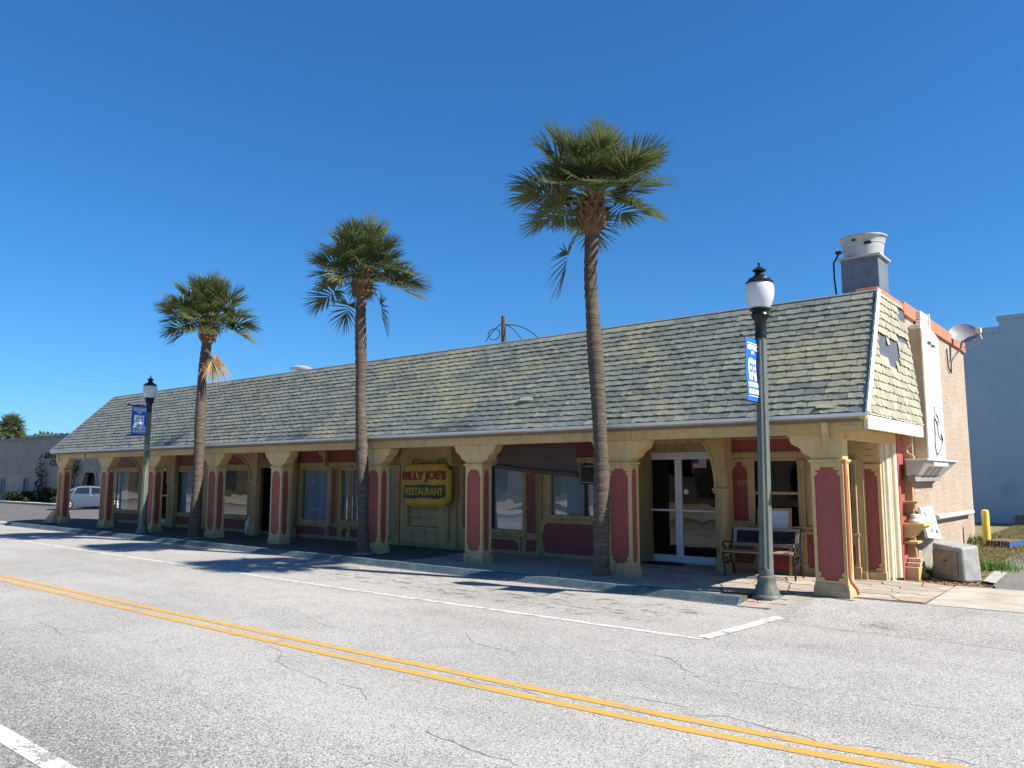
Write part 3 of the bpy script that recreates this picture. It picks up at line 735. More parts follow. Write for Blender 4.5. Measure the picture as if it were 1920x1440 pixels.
# --- columns
def ornate(w, h0, h1, s=1.0):
    """outline of a recessed column panel, shaped at both ends; centred on 0"""
    prof = [(.58, 0), (.50, .022), (.62, .042), (1.0, .046), (.88, .058), (.74, .082), (.84, .112), (1.0, .13)]
    r = [(w * a, h1 - b2 * s) for a, b2 in prof] + [(w * a, h0 + b2 * s) for a, b2 in reversed(prof)]
    return r + [(-x, z) for x, z in reversed(r)]
CHW, CD = .232, .29            # half width and depth
def column(x, first=False):
    c = bpy.data.objects.new('column', None); COL.objects.link(c); c.parent = BLD
    o = ROOT[BLD.name]; c.location = (x - o[0], CY0 - o[1], 0); ROOT[c.name] = (x, CY0, SW); return c
def build_column(c):
    # all in column-local coordinates, z from pavement
    mb = MB(); mb.box(-CHW + .022, CHW - .022, .022, CD - .022, .15, 1.95); obj('panel', mb, 'red_paint', c, local=True)
    pw = CHW * .80
    out = [(-CHW, .19), (CHW, .19), (CHW, 1.93), (-CHW, 1.93)]
    mb = MB(); mb.plate(out, [ornate(pw, .225, 1.875)], .02, lambda u, v, w: (u, w, v))
    mb.plate(out, [ornate(pw, .225, 1.875)], .02, lambda u, v, w: (u, CD - w, v))
    o2 = [(.0205, .19), (CD - .0205, .19), (CD - .0205, 1.93), (.0205, 1.93)]
    h2 = [(CD / 2 + p[0], p[1]) for p in ornate(CD * .30, .225, 1.875)]
    mb.plate(o2, [h2], .02, lambda u, v, w: (CHW - w, u, v)); mb.plate(o2, [h2], .02, lambda u, v, w: (-CHW + w, u, v))
    obj('shaft_frame', mb, 'cream_paint', c, local=True, bevel=.004)
    mb = MB(); a, b2 = .028, .008
    mb.hexa([(-CHW - a, -a, -.01), (CHW + a, -a, -.01), (CHW + a, CD + a, -.01), (-CHW - a, CD + a, -.01),
             (-CHW - a, -a, .09), (CHW + a, -a, .09), (CHW + a, CD + a, .09), (-CHW - a, CD + a, .09)])
    mb.hexa([(-CHW - a, -a, .09), (CHW + a, -a, .09), (CHW + a, CD + a, .09), (-CHW - a, CD + a, .09),
             (-CHW - b2, -b2, .188), (CHW + b2, -b2, .188), (CHW + b2, CD + b2, .188), (-CHW - b2, CD + b2, .188)])
    obj('plinth', mb, 'plinth_paint', c, local=True, bevel=.008)
    mb = MB(); mb.box(-CHW - .012, CHW + .012, -.012, CD + .012, 1.93, 1.955); mb.box(-CHW - .03, CHW + .03, -.03, CD + .03, 1.956, 1.99)
    obj('capital', mb, 'cream_paint', c, local=True, bevel=.006)
    # shaped bracket head, from capital to beam
    global BR
    BR = br = [(.222, 1.991), (.235, 2.02), (.275, 2.05), (.335, 2.075), (.37, 2.11), (.385, 2.155), (.41, 2.165), (.415, 2.185), (.465, 2.20), (.515, 2.235), (.54, 2.28), (.55, 2.33), (.58, 2.345), (.585, 2.369)]
    pr = br + [(-x, z) for x, z in reversed(br)]
    mb = MB(); mb.plate(pr, [], CD - .03, lambda u, v, w: (u, .015 + w, v)); obj('bracket_head', mb, 'cream_paint', c, local=True, bevel=.006)
colx = [-3.82, -7.42, -10.89, -14.02, -17.86, -21.02, -24.68, -28.02, -31.66]
c0 = column(colx[0]); build_column(c0)
for x in colx[1:]:
    c = column(x)
    for ch in list(c0.children):
        d = ch.copy(); COL.objects.link(d); d.parent = c
for ch in c0.children:            # the corner column carries a bracket on its left side only
    if ch.name.startswith('bracket_head'):
        mb = MB(); mb.plate([(CHW, 1.991), (CHW, 2.369)] + [(-x, z) for x, z in reversed(BR)], [], CD - .03, lambda u, v, w: (u, .015 + w, v)); ch.data = to_mesh('bracket_head', mb, 'cream_paint')
# downspout on the corner column, with kick-out
mb = MB(); x = -3.81 + CHW
mb.box(x - .045, x + .05, CY0 - .055, CY0 - .002, .34, 2.5)
mb.hexa([(x + .10, CY0 - .055, .19), (x + .16, CY0 - .055, .25), (x + .16, CY0 - .002, .25), (x + .10, CY0 - .002, .19),
         (x - .045, CY0 - .055, .338), (x + .05, CY0 - .055, .338), (x + .05, CY0 - .002, .338), (x - .045, CY0 - .002, .338)])
mb = MB(); mb.tube([(x + .03, CY0 - .03, 2.12), (x + .03, CY0 - .03, .42), (x + .05, CY0 - .035, .36), (x + .13, CY0 - .06, .27), (x + .15, CY0 - .065, .2)], .026, 8)
part('downspout', mb, 'orange_paint', smooth=True)
# sloped concrete skirt at the far column
mb = MB(); mb.hexa([(-32.6, 11.8, SW), (-31.72, 11.8, SW), (-31.72, 12.5, SW), (-32.6, 12.5, SW), (-31.9, 11.9, .62), (-31.72, 11.9, .62), (-31.72, 12.4, .62), (-31.9, 12.4, .62)])
part('column_skirt', mb, 'plinth_paint', bevel=.03)

# --- windows
def window(v, Y, glassm='window_glass', back='blind_cloth', fw=.07, mull=None, rail=None, cover=1.0, framem='shaded_cream'):
    x0, x1, z0, z1 = v
    w = bpy.data.objects.new('window', None); COL.objects.link(w); w.parent = BLD
    o = ROOT[BLD.name]; w.location = (x0 - o[0], Y - o[1], z0 - o[2]); ROOT[w.name] = (x0, Y, z0)
    mb = MB(); mb.plate(rect(x0 - fw, x1 + fw, z0 - fw, z1 + fw), [rect(x0 + .012, x1 - .012, z0 + .012, z1 - .012)], .035, faceY(Y - .035)); obj('frame', mb, framem, w, bevel=.005)
    mb = MB(); mb.plate(rect(x0 - fw * .45, x1 + fw * .45, z0 - fw * .45, z1 + fw * .45), [rect(x0 + .02, x1 - .02, z0 + .02, z1 - .02)], .06, faceY(Y - .05)); obj('moulding', mb, framem, w, bevel=.006)
    mb = MB(); mb.box(x0 - fw - .02, x1 + fw + .02, Y - .085, Y - .036, z0 - fw - .045, z0 - fw - .002); obj('sill', mb, framem, w, bevel=.006)
    mb = MB(); mb.box(x0, x1, Y + .055, Y + .061, z0, z1); obj('pane', mb, glassm, w)
    if mull:
        for f in mull:
            xm = x0 + (x1 - x0) * f; mb = MB(); mb.box(xm - .022, xm + .022, Y + .03, Y + .09, z0 + .002, z1 - .002); obj('mullion', mb, 'dark_trim', w)
    if rail:
        zm = z0 + (z1 - z0) * rail; mb = MB(); mb.box(x0 + .002, x1 - .002, Y + .025, Y + .10, zm - .025, zm + .025); obj('meeting_rail', mb, framem, w, bevel=.004)
    if back:
        mb = MB(); n = 14; xe = x0 + (x1 - x0) * cover
        vs = []
        for i in range(n + 1):
            xx = x0 - .02 + (xe + .02 - x0 + .02) * i / n; yy = Y + .10 + .012 * math.sin(i * 2.4)
            vs += [(xx, yy, z0 - .02), (xx, yy, z1 + .02)]
        mb.add(vs, [(2 * i, 2 * i + 2, 2 * i + 3, 2 * i + 1) for i in range(n)])
        obj('blind', mb, back, w, normals=False)
    return w
def pale_rect(w, v, u0, u1, t0, t1, mat='banner_white'):
    x0, x1, z0, z1 = v; a, b2, c, d = x0 + (x1 - x0) * u0, x0 + (x1 - x0) * u1, z0 + (z1 - z0) * t0, z0 + (z1 - z0) * t1
    mb = MB(); mb.box(a, b2, WY + .064, WY + .066, c, d); obj('pale_rectangle', mb, mat, w)  # thin pale rectangle just behind the pane
window(Wn['A'], WY, mull=(.48,), back='blind_cloth', cover=1)
wB = window(Wn['B'], WY, back='pale_cloth', mull=(.55,))
window(Wn['C'], WY, back='blind_cloth'); wD = window(Wn['D'], WY, fw=.12); pale_rect(wD, Wn['D'], .22, .62, .17, .25); pale_rect(wD, Wn['D'], .24, .6, .03, .055); pale_rect(wD, Wn['D'], .2, .42, .76, .81); window(Wn['E'], WY, back='pale_cloth')
window(Wn['F'], WY, back=None); window(Wn['G'], WY, cover=.6); window(Wn['H'], WY, cover=.35)
window(Wr1, WY2, glassm='door_glass', back=None, rail=.5); window(Wr2, WY2, glassm='door_glass', back=None, rail=.5)
# unlit sign panel hung inside the serving window
mb = MB(); v = rectY(1086, 1122, 871, 908, WY); mb.plate(rect(*v), [], .03, faceY(WY + .014)); o = obj('dark_sign', mb, 'dark_trim', wB, bevel=.012)
o['label'] = 'unlit dark sign panel hanging inside the serving window'
mb = MB(); ix = .03; mb.plate(rect(v[0] + ix, v[1] - ix, v[2] + ix, v[3] - ix), [rect(v[0] + ix + .012, v[1] - ix - .012, v[2] + ix + .012, v[3] - ix - .012)], .006, faceY(WY + .006)); obj('sign_tube', mb, 'galvanised', wB)

# --- red panels, pilasters and mouldings along the front
def hornate(w, h):
    """outline of a low panel shaped at its ends, centred"""
    e = [(0, 1.0), (.03, .72), (.075, .80), (.085, .45), (.11, .30)]
    q = [(w - .11, h), (w - .095, h * .82), (w - .06, h * .86), (w - .055, h * .62), (w - .015, h * .42), (w, 0)]
    r = q + [(x, -z) for x, z in reversed(q[:-1])]
    return r + [(-x, -z) for x, z in r]
def low_panel(x0, x1, z0, z1, Y, fr=.05):
    cx, cz = (x0 + x1) / 2, (z0 + z1) / 2; w, h = (x1 - x0) / 2, (z1 - z0) / 2
    p = bpy.data.objects.new('wall_panel', None); COL.objects.link(p); p.parent = BLD; o = ROOT[BLD.name]
    p.location = (cx - o[0], Y - o[1], z0 - o[2]); ROOT[p.name] = (cx, Y, z0)
    mb = MB(); mb.box(x0 - fr + .01, x1 + fr - .01, Y - .012, Y - .003, z0 - fr + .01, z1 + fr - .01); obj('panel_back', mb, 'shaded_red', p)
    hole = [(cx + a, cz + b2) for a, b2 in hornate(w, h)]
    mb = MB(); mb.plate(rect(x0 - fr, x1 + fr, z0 - fr, z1 + fr), [hole], .022, faceY(Y - .036)); obj('panel_frame', mb, 'shaded_cream', p, bevel=.004)
def red_strip(x0, x1, z0, z1, Y, fr=.03):
    p = bpy.data.objects.new('red_panel', None); COL.objects.link(p); p.parent = BLD; o = ROOT[BLD.name]
    p.location = (x0 - o[0], Y - o[1], z0 - o[2]); ROOT[p.name] = (x0, Y, z0)
    mb = MB(); mb.box(x0, x1, Y - .02, Y - .003, z0, z1); obj('panel_back', mb, 'shaded_red', p)
    if fr:
        mb = MB(); mb.plate(rect(x0 - fr, x1 + fr, z0 - fr, z1 + fr), [rect(x0, x1, z0, z1)], .028, faceY(Y - .034)); obj('panel_frame', mb, 'shaded_cream', p, bevel=.004)
for q in ((880, 974, 1010, 1035), (1018, 1150, 983, 1044), (690, 733, 1000, 1019), (549, 611, 987, 1006), (641, 690, 992, 1011)):
    low_panel(*rectY(*q, WY), WY)
for q in ((395, 465, 970, 991), (318, 366, 966, 987), (207, 262, 962, 981)):
    v = rectY(*q, WY); red_strip(*v, WY, .04)
for q in ((988, 1006, 888, 1000), (988, 1007, 1012, 1036), (621, 632, 880, 980), (617, 633, 988, 1007)):
    red_strip(*rectY(*q, WY), WY)
for q in ((905, 1150, 832, 858), (542, 680, 846, 868), (398, 462, 852, 872), (310, 372, 855, 874), (205, 256, 858, 877)):
    red_strip(*rectY(*q, WY), WY, .0)
def lintel(q, Y=WY, d=.05):
    v = rectY(*q, Y); mb = MB(); mb.box(v[0], v[1], Y - d, Y - .002, v[2], v[3]); mb.box(v[0] - .02, v[1] + .02, Y - d - .02, Y - .003, v[3] + .001, v[3] + .03); part('lintel', mb, 'shaded_cream', bevel=.005)
for q in ((900, 1150, 861, 865), (540, 680, 869, 874), (398, 470, 873, 878), (318, 372, 875, 879), (205, 262, 878, 882)): lintel(q)
def pilaster(x0, x1, Y=WY, d=.06, z1=2.1, flutes=3):
    mb = MB(); mb.box(x0, x1, Y - d, Y - .004, SW - .02, z1)
    n = flutes; w = (x1 - x0)
    for i in range(n):
        xx = x0 + w * (i + .5) / n; mb.box(xx - w / n * .27, xx + w / n * .27, Y - d - .016, Y - d + .001, SW + .28, z1 - .1)
    mb.box(x0 - .02, x1 + .02, Y - d - .03, Y - .005, SW - .02, SW + .2); mb.box(x0 - .025, x1 + .025, Y - d - .035, Y - .005, z1 + .001, z1 + .06)
    part('pilaster', mb, 'shaded_cream', bevel=.006)
for a, b2 in ((548, 556), (655, 660), (1011, 1017), (742, 752), (846, 858), (320, 328), (263, 276)):
    pilaster(atY(a, 950, WY).x, atY(b2, 950, WY).x)
mb = MB(); mb.box(-30.9, door_hole[0] - .02, WY - .045, WY - .004, SW - .03, SW + .085); part('base_board', mb, 'shaded_cream', bevel=.006)
mb = MB(); mb.box(X0r, X1r, WY2 - .045, WY2 - .004, SW - .03, SW + .13); part('base_board', mb, 'shaded_cream', bevel=.006)
# quarter arches standing forward of the wall
def quarter_arch(xt, xl, xr, yt, ys, Y, th=.14):
    ym = (yt + ys) / 2
    X0, X1, X2 = atY(xt, ym, Y).x, atY(xl, ys, Y).x, atY(xr, ys, Y).x
    Z1, Z0 = CEIL - .002, atY(xl, ys, Y).z; ztop = min(atY(xt, yt, Y).z, CEIL - .06)
    arc = [(X0 + (X1 - X0) * math.sin(t), Z0 + (ztop - Z0) * math.cos(t)) for t in [i * math.pi / 24 for i in range(13)]]
    mb = MB(); mb.plate([(X0, Z1)] + arc + [(X2, Z0), (X2, Z1)], [], th, faceY(Y)); part('arch', mb, 'shaded_cream', bevel=.005)
    e = .055
    arc2 = [(X0 + (X1 - X0 + e) * math.sin(t), Z0 + (ztop - Z0 + e) * math.cos(t)) for t in [i * math.pi / 24 for i in range(13)]]
    mb = MB(); mb.plate(arc + arc2[::-1], [], .03, faceY(Y - .032)); part('arch_trim', mb, 'shaded_cream', bevel=.004)
    mb = MB(); mb.box(X1, X2, Y, Y + th, SW - .02, Z0 - .10); mb.box(X1 - .02, X2 + .02, Y - .03, Y + th + .02, Z0 - .1, Z0 - .06); mb.box(X1 - .035, X2 + .035, Y - .045, Y + th + .03, Z0 - .059, Z0 - .002)
    w = X2 - X1
    for i in range(3): mb.box(X1 + w * (.14 + .28 * i), X1 + w * (.30 + .28 * i), Y - .018, Y + .001, SW + .3, Z0 - .2)
    mb.box(X1 - .02, X2 + .02, Y - .03, Y + th + .02, SW - .021, SW + .24)
    part('arch_pier', mb, 'shaded_cream', bevel=.006)
quarter_arch(1303, 1340, 1358, 824, 915, 13.74)
quarter_arch(432, 469, 481, 853, 899, 13.35)
quarter_arch(304, 314, 327, 868, 901, 13.72)
quarter_arch(236, 264, 272, 858, 903, 13.35)
quarter_arch(538, 543, 549, 872, 900, 13.60)
quarter_arch(606, 622, 630, 850, 872, 13.62) if False else None
mb = MB()   # small scroll bracket on the red frieze
pr = [(0, 0), (.32, 0), (.32, -.42), (.26, -.42), (.22, -.25), (.14, -.12), (0, -.07)]
bx = atY(606, 850, WY).x; mb.plate(pr, [], .12, lambda u, v, w: (bx + u, WY - .16 + w, 2.56 + v)); part('scroll_bracket', mb, 'shaded_cream', bevel=.006)
# boarded doorway behind the sign: projecting surround, boards, kick panel
bx0, bx1 = atY(757, 950, WY).x, atY(846, 950, WY).x
mb = MB(); mb.plate(rect(bx0, bx1, SW, 2.62), [rect(boarded[0], boarded[1], .62, 2.1)], .12, faceY(WY - .12)); part('door_surround', mb, 'shaded_cream', bevel=.006)
for i in range(7):
    z = .63 + i * .21; mb = MB(); mb.hexa([(boarded[0], WY - .03, z), (boarded[1], WY - .03, z), (boarded[1], WY + .05, z), (boarded[0], WY + .05, z), (boarded[0], WY, z + .2), (boarded[1], WY, z + .2), (boarded[1], WY + .05, z + .2), (boarded[0], WY + .05, z + .2)])
    part('board', mb, 'shaded_cream')
mb = MB(); mb.box(bx0 + .1, bx1 - .05, WY - .15, WY - .121, .2, .55); part('kick_panel', mb, 'shaded_cream', bevel=.008)
for sx, s in ((bx0 - .02, 1), (bx1 + .02, -1)):    # brackets over the doorway
    pr = [(0, 0), (s * .46, 0), (s * .44, -.08), (s * .30, -.14), (s * .26, -.24), (s * .12, -.30), (s * .10, -.42), (0, -.5)]
    pr = [(sx - s * .42 + a, 2.6 + b2) for a, b2 in pr]; mb = MB(); mb.plate(pr, [], .35, faceY(WY - .48)); part('doorway_bracket', mb, 'shaded_cream', bevel=.006)
# --- double glass entrance door
DY = 14.6
dx0, dxm, dx1 = atY(1196, 950, DY).x, atY(1273, 950, DY).x, 0
dx1 = 2 * dxm - dx0
dz1 = 2.31
mb = MB(); mb.wall((door_hole[0], X0r - .162, SW - .01, CEIL), [(dx0 - .001, dx1 + .001, SW - .02, dz1 + .05)], .12, faceY(DY)); part('recess_wall', mb, 'shaded_cream')
dr = bpy.data.objects.new('entrance_door', None); COL.objects.link(dr); dr.parent = BLD; o = ROOT[BLD.name]; dr.location = (dxm - o[0], DY - o[1], 0); ROOT[dr.name] = (dxm, DY, SW)
mb = MB(); mb.plate(rect(dx0, dx1, SW - .005, dz1 + .045), [rect(dx0 + .05, dx1 - .05, SW + .012, dz1)], .1, faceY(DY - .02)); obj('door_frame', mb, 'white_metal', dr, bevel=.003)
for a, b2, s in ((dx0 + .054, dxm - .003, -1), (dxm + .003, dx1 - .054, 1)):
    mb = MB(); mb.plate(rect(a, b2, SW + .016, dz1 - .004), [rect(a + .075, b2 - .075, SW + .15, dz1 - .1)], .045, faceY(DY)); obj('door_leaf', mb, 'white_metal', dr, bevel=.003)
    mb = MB(); mb.box(a + .07, b2 - .07, DY + .018, DY + .026, SW + .14, dz1 - .09); obj('pane', mb, 'door_glass', dr)
    mb = MB(); mb.box(a + .03, b2 - .03, DY - .06, DY - .035, 1.16, 1.2); mb.box(a + .03, a + .06, DY - .04, DY + .002, 1.165, 1.195); mb.box(b2 - .06, b2 - .03, DY - .04, DY + .002, 1.165, 1.195); obj('push_bar', mb, 'white_metal', dr, bevel=.004)
fx0, fx1, fz0, fz1 = rectY(1299, 1324, 859, 878, DY)
mb = MB(); mb.box(fx0, fx1, DY + .010, DY + .014, fz0, fz1); obj('flag_sticker', mb, 'flag_white', dr)
mb = MB()
for i in range(7):
    h = (fz1 - fz0) / 13; mb.box(fx0, fx1, DY + .006, DY + .0095, fz0 + 2 * i * h, fz0 + (2 * i + 1) * h)
obj('flag_stripe', mb, 'flag_red', dr)
mb = MB(); mb.box(fx0, fx0 + (fx1 - fx0) * .42, DY + .002, DY + .0055, fz0 + (fz1 - fz0) * .46, fz1); obj('flag_canton', mb, 'flag_blue', dr)
p = atY(1286, 922, DY); mb = MB(); mb.lathe([(.055, 0), (.055, .004)], 20); mb.v = [(v[0] + p.x, DY + .013 - v[2], v[1] + p.z) for v in mb.v]; obj('round_sticker', mb, 'flag_white', dr)
# --- right hand bay: 1929 panel, under-window panels, frieze
v = rectY(1373, 1404, 866, 976, WY2); cx = (v[0] + v[1]) / 2; hw = (v[1] - v[0]) / 2
pp = bpy.data.objects.new('number_panel', None); COL.objects.link(pp); pp.parent = BLD; o = ROOT[BLD.name]; pp.location = (cx - o[0], WY2 - o[1], v[2] - o[2]); ROOT[pp.name] = (cx, WY2, v[2])
shape = [(-hw, v[2]), (hw, v[2]), (hw, v[3] - .22), (hw * .95, v[3] - .15), (hw * .55, v[3] - .09), (hw * .38, v[3] - .06), (hw * .35, v[3]), (-hw * .35, v[3]), (-hw * .38, v[3] - .06), (-hw * .55, v[3] - .09), (-hw * .95, v[3] - .15), (-hw, v[3] - .22)]
mb = MB(); mb.box(v[0] - .02, v[1] + .02, WY2 - .012, WY2 - .003, v[2] - .02, v[3] + .02); obj('panel_back', mb, 'shaded_red', pp)
mb = MB(); mb.plate(rect(v[0] - .13, v[1] + .10, v[2] - .12, v[3] + .06), [[(cx + a, b2) for a, b2 in shape]], .03, faceY(WY2 - .044)); obj('panel_frame', mb, 'shaded_cream', pp, bevel=.005)
vs, fs = text_mb('1929', hw * 1.45, .085, .008, 0.0)
q = atY(1391, 905, WY2); mb = MB(); mb.add([(q.x + a, WY2 - .013 - c, q.z + b2) for a, b2, c in vs], fs); obj('house_number', mb, 'shaded_cream', pp)
low_panel(*rectY(1372, 1418, 1003, 1064, WY2), WY2, .05)
low_panel(*rectY(1440, 1608, 1002, 1068, WY2), WY2, .05)
red_strip(*rectY(1366, 1512, 823, 846, WY2), WY2, .02)
lintel((1358, 1520, 851, 858), WY2); lintel((1400, 1600, 990, 996), WY2)
for a, b2 in ((1502, 1511), (1602, 1609)): pilaster(atY(a, 950, WY2).x, atY(b2, 950, WY2).x, WY2, .05)
# --- end pier with ornate red panel and the fluted corner pilaster
PX0, PX1, PYy = atY(1597, 1000, 14.42).x, atY(1658, 1000, 14.42).x, 14.42
mb = MB(); mb.box(PX0, PX1, PYy, PYy + .4, SW - .02, 2.6); part('end_pier', mb, 'cream_paint', bevel=.006)
pc = (atY(1606, 980, PYy).x + atY(1650, 980, PYy).x) / 2; ph = (atY(1650, 980, PYy).x - atY(1606, 980, PYy).x) / 2
pz0, pz1 = atY(1630, 1068, PYy).z, atY(1630, 879, PYy).z
mb = MB(); mb.box(PX0 + .03, PX1 - .03, PYy - .012, PYy - .003, pz0 - .05, pz1 + .05); part('red_panel', mb, 'red_paint')
mb = MB(); mb.plate(rect(PX0, PX1, SW + .14, 2.08), [[(pc + a, b2) for a, b2 in ornate(ph, pz0, pz1)]], .026, faceY(PYy - .04)); part('pier_frame', mb, 'cream_paint', bevel=.005)
mb = MB()
for i in range(4): mb.box(PX0 + .06, PX1 - .1, PYy - .03 - .004 * (i % 2), PYy - .002, 2.12 + i * .11, 2.22 + i * .11)
part('spandrel_board', mb, 'cream_paint', bevel=.004)
mb = MB(); mb.box(PX0 - .02, PX1 + .02, PYy - .06, PYy - .002, SW - .02, SW + .13); part('base_board', mb, 'cream_paint', bevel=.006)
f0, f1 = Vector((PX1 + .004, PYy - .02, 0)), Vector((atY(1691, 1000, PYy + .42).x, PYy + .42, 0))
d = (f1 - f0); L = d.length; d.normalize(); nrm = Vector((d.y, -d.x, 0))
mb = MB(); b0 = [f0, f1, f1 - nrm * .2, f0 - nrm * .2]
mb.hexa([(p.x, p.y, SW - .02) for p in b0] + [(p.x, p.y, 2.6) for p in b0])
part('corner_board', mb, 'sunlit_cream', bevel=.004)
for i, rr_ in enumerate((.028, .06, .028, .075, .028)):
    c = f0 + d * (L * (.10 + .20 * i)) + nrm * .004
    mb = MB(); mb.tube([(c.x, c.y, SW + .03), (c.x, c.y, 2.42)], rr_ * .8, 14); part('flute', mb, 'sunlit_cream', smooth=True)
# side recess beyond the pilaster: red wall, end board, shelf, little plinth
mb = MB(); mb.box(RWX - .2, RWX - .09, f1.y - .1, 15.447, SW - .1, 2.59); part('side_panel', mb, 'red_paint')
mb = MB(); pr = [(0, 0), (.34, 0), (.34, .05), (.2, .12), (.17, .5), (.17, 1.9), (.22, 1.96), (.22, 2.1), (.12, 2.16), (.12, 2.25), (.2, 2.3), (.2, 2.46), (0, 2.46)]
mb.plate(pr, [], .09, lambda u, v, w: (RWX - .14 + u, 15.14 + w, SW + v)); part('end_board', mb, 'tan_wood', bevel=.006)
mb = MB(); mb.box(RWX - .14, RWX + .24, 14.86, 15.52, 1.02, 1.07); mb.box(RWX - .14, RWX + .19, 14.9, 15.48, .97, 1.018)
mb.hexa([(RWX - .14, 14.92, .82), (RWX + .02, 14.92, .82), (RWX + .02, 15.44, .82), (RWX - .14, 15.44, .82), (RWX - .14, 14.92, .968), (RWX + .16, 14.92, .968), (RWX + .16, 15.44, .968), (RWX - .14, 15.44, .968)])
part('side_shelf', mb, 'cream_paint', bevel=.006)
mb = MB(); mb.box(RWX - .14, RWX + .12, 14.9, 15.42, .72, .76); part('side_shelf', mb, 'cream_paint', bevel=.006)
mb = MB(); mb.box(RWX - .12, RWX + .14, 14.93, 15.3, 1.4, 1.44); mb.box(RWX - .12, RWX + .02, 15.2, 15.34, 1.071, 1.75); part('side_shelf', mb, 'tan_wood', bevel=.006)
mb = MB(); mb.box(RWX - .14, RWX + .12, 14.86, 15.34, .05, .33); part('side_plinth', mb, 'cream_paint', bevel=.01)

# --- roof: slopes, shingles, caps
SLf = Vector((0, RY - EY, RZ - EZ)); LSL = SLf.length; SU = SLf.normalized(); SN = Vector((0, -SU.z, SU.y))
NOFF = .02
mb = MB(); th = SN * -.05
quad = [Vector((XL, EY, EZ)), Vector((XR, EY, EZ)), Vector((XRT, RY, RZ)), Vector((XLT, RY, RZ))]
mb.hexa([p + th for p in quad] + quad); roof = part('roof_slope', mb, 'underlay')
SY0, SY1, TY1 = EY, atX(1740, 797, XR).y, atX(1691, 567, XRT).y      # eave corner, end at the bottom, end at the top
sq = [Vector((XR, EY, EZ)), Vector((XR, 15.35, EZ)), Vector((XRT, TY1, RZ)), Vector((XRT, RY, RZ))]
mb = MB(); mb.hexa([p + Vector((-.05, 0, 0)) for p in sq] + sq); roof2 = part('roof_end', mb, 'underlay')
mb = MB(); lq = [Vector((XL, EY, EZ)), Vector((XLT, RY, RZ)), Vector((XLT, 20, RZ)), Vector((XL, 20, EZ))]
mb.hexa([p + Vector((.06, 0, -.04)) for p in lq] + lq); part('roof_end', mb, 'shingle')
mb = MB(); mb.hexa([Vector((XLT, RY + .002, RZ - .06)), Vector((XRT, RY + .002, RZ - .06)), Vector((XRT, RY + .3, RZ - .06)), Vector((XLT, RY + .3, RZ - .06)), Vector((XLT, RY + .002, RZ)), Vector((XRT, RY + .002, RZ)), Vector((XRT, RY + .3, RZ - .02)), Vector((XLT, RY + .3, RZ - .02))]); part('ridge_board', mb, 'grey_concrete')
mb = MB(); mb.box(XLT + .002, XRT - .002, RY + .28, RY + .3, 4.3, RZ - .03); part('roof_back', mb, 'underlay')
# unit shingles: u 0..1 across, v 0..1 up the slope, w off the slope
def unit_shingle(seed):
    r = random.Random(seed); k = 5
    us = [i / (k - 1) for i in range(k)]
    curl = r.uniform(.2, 1.0)
    wv = [.021 + curl * .015 * abs(u - .5) * 2 * r.uniform(.4, 1.1) + r.uniform(-.002, .003) for u in us]
    ve = [r.uniform(-.05, .05) + (.05 if 0 < i < k - 1 else 0) * r.uniform(-1, 1) for i in range(k)]
    top = [(u * .97 + .015, ve[i], wv[i]) for i, u in enumerate(us)]; mid = [(u * .97 + .015, .45, .016) for u in us]; end = [(u * .97 + .015, 1.0, .002) for u in us]
    bot = [(u * .97 + .015, ve[i] + .01, max(0.0, wv[i] - .010)) for i, u in enumerate(us)]
    vs = bot + top + mid + end; fs = []
    for lvl in range(3):
        for i in range(k - 1): a = lvl * k + i; fs.append((a, a + 1, a + k + 1, a + k))
    fs += [(0, k, 2 * k), (k - 1, 3 * k - 1, 2 * k - 1)]
    return vs, fs
UNITS = [unit_shingle(i) for i in range(10)]
rows = []      # (origin, across, up, normal, width, height, unit, wall)
EXPO = .134
NR = int(LSL / EXPO) + 1
rr = random.Random(11)
for r_ in range(NR):
    s0 = r_ * EXPO; f = s0 / LSL
    if s0 > LSL - .05: continue
    h = min(EXPO * 1.35, LSL - s0)
    xa = XL + (XLT - XL) * f; xb = XR + (XRT - XR) * f - .01
    x = xa - rr.uniform(0, .15)
    drift = rr.uniform(-.006, .006)
    while x < xb:
        w = rr.uniform(.20, .35)
        a = max(x, xa); b2 = min(x + w, xb)
        if b2 - a > .05:
            P = Vector((a, EY, EZ)) + SU * (s0 + drift + rr.uniform(-.004, .004)) + SN * .001
            rows.append((P, Vector((1, 0, 0)), SU, SN, b2 - a, h, rr.randrange(10), 0))
        x += w
SUe = Vector((XRT - XR, 0, RZ - EZ)).normalized(); SNe = Vector((SUe.z, 0, -SUe.x)); LE = Vector((XRT - XR, 0, RZ - EZ)).length
def bare(px, py):            # slipped shingles show felt; upper right ellipses put shade in as bare felt
    for (cx, cy, rx, ry) in ((1654, 650, 10, 26), (1668, 654, 14, 14), (1676, 672, 10, 26), (1700, 594, 18, 18), (1713, 622, 11, 24), (1690, 640, 8, 9)):
        if ((px - cx) / rx) ** 2 + ((py - cy) / ry) ** 2 < 1: return True
    return False
NE = int(LE / EXPO) + 1
for r_ in range(NE):
    s0 = r_ * EXPO; f = s0 / LE
    if s0 > LE - .05: continue
    h = min(EXPO * 1.35, LE - s0)
    ya = EY + (RY - EY) * f + .05; yb = 15.33 + (TY1 - 15.33) * f
    y = ya - rr.uniform(0, .15)
    while y < yb:
        w = rr.uniform(.16, .30); a = max(y, ya); b2 = min(y + w, yb)
        if b2 - a > .05:
            P = Vector((XR, a, EZ)) + SUe * (s0 + rr.uniform(-.006, .006)) + SNe * .001
            q = proj(P + Vector((0, (b2 - a) / 2, .07)))
            if not bare(q[0], q[1]): rows.append((P, Vector((0, 1, 0)), SUe, SNe, b2 - a, h, rr.randrange(10), 1))
        y += w
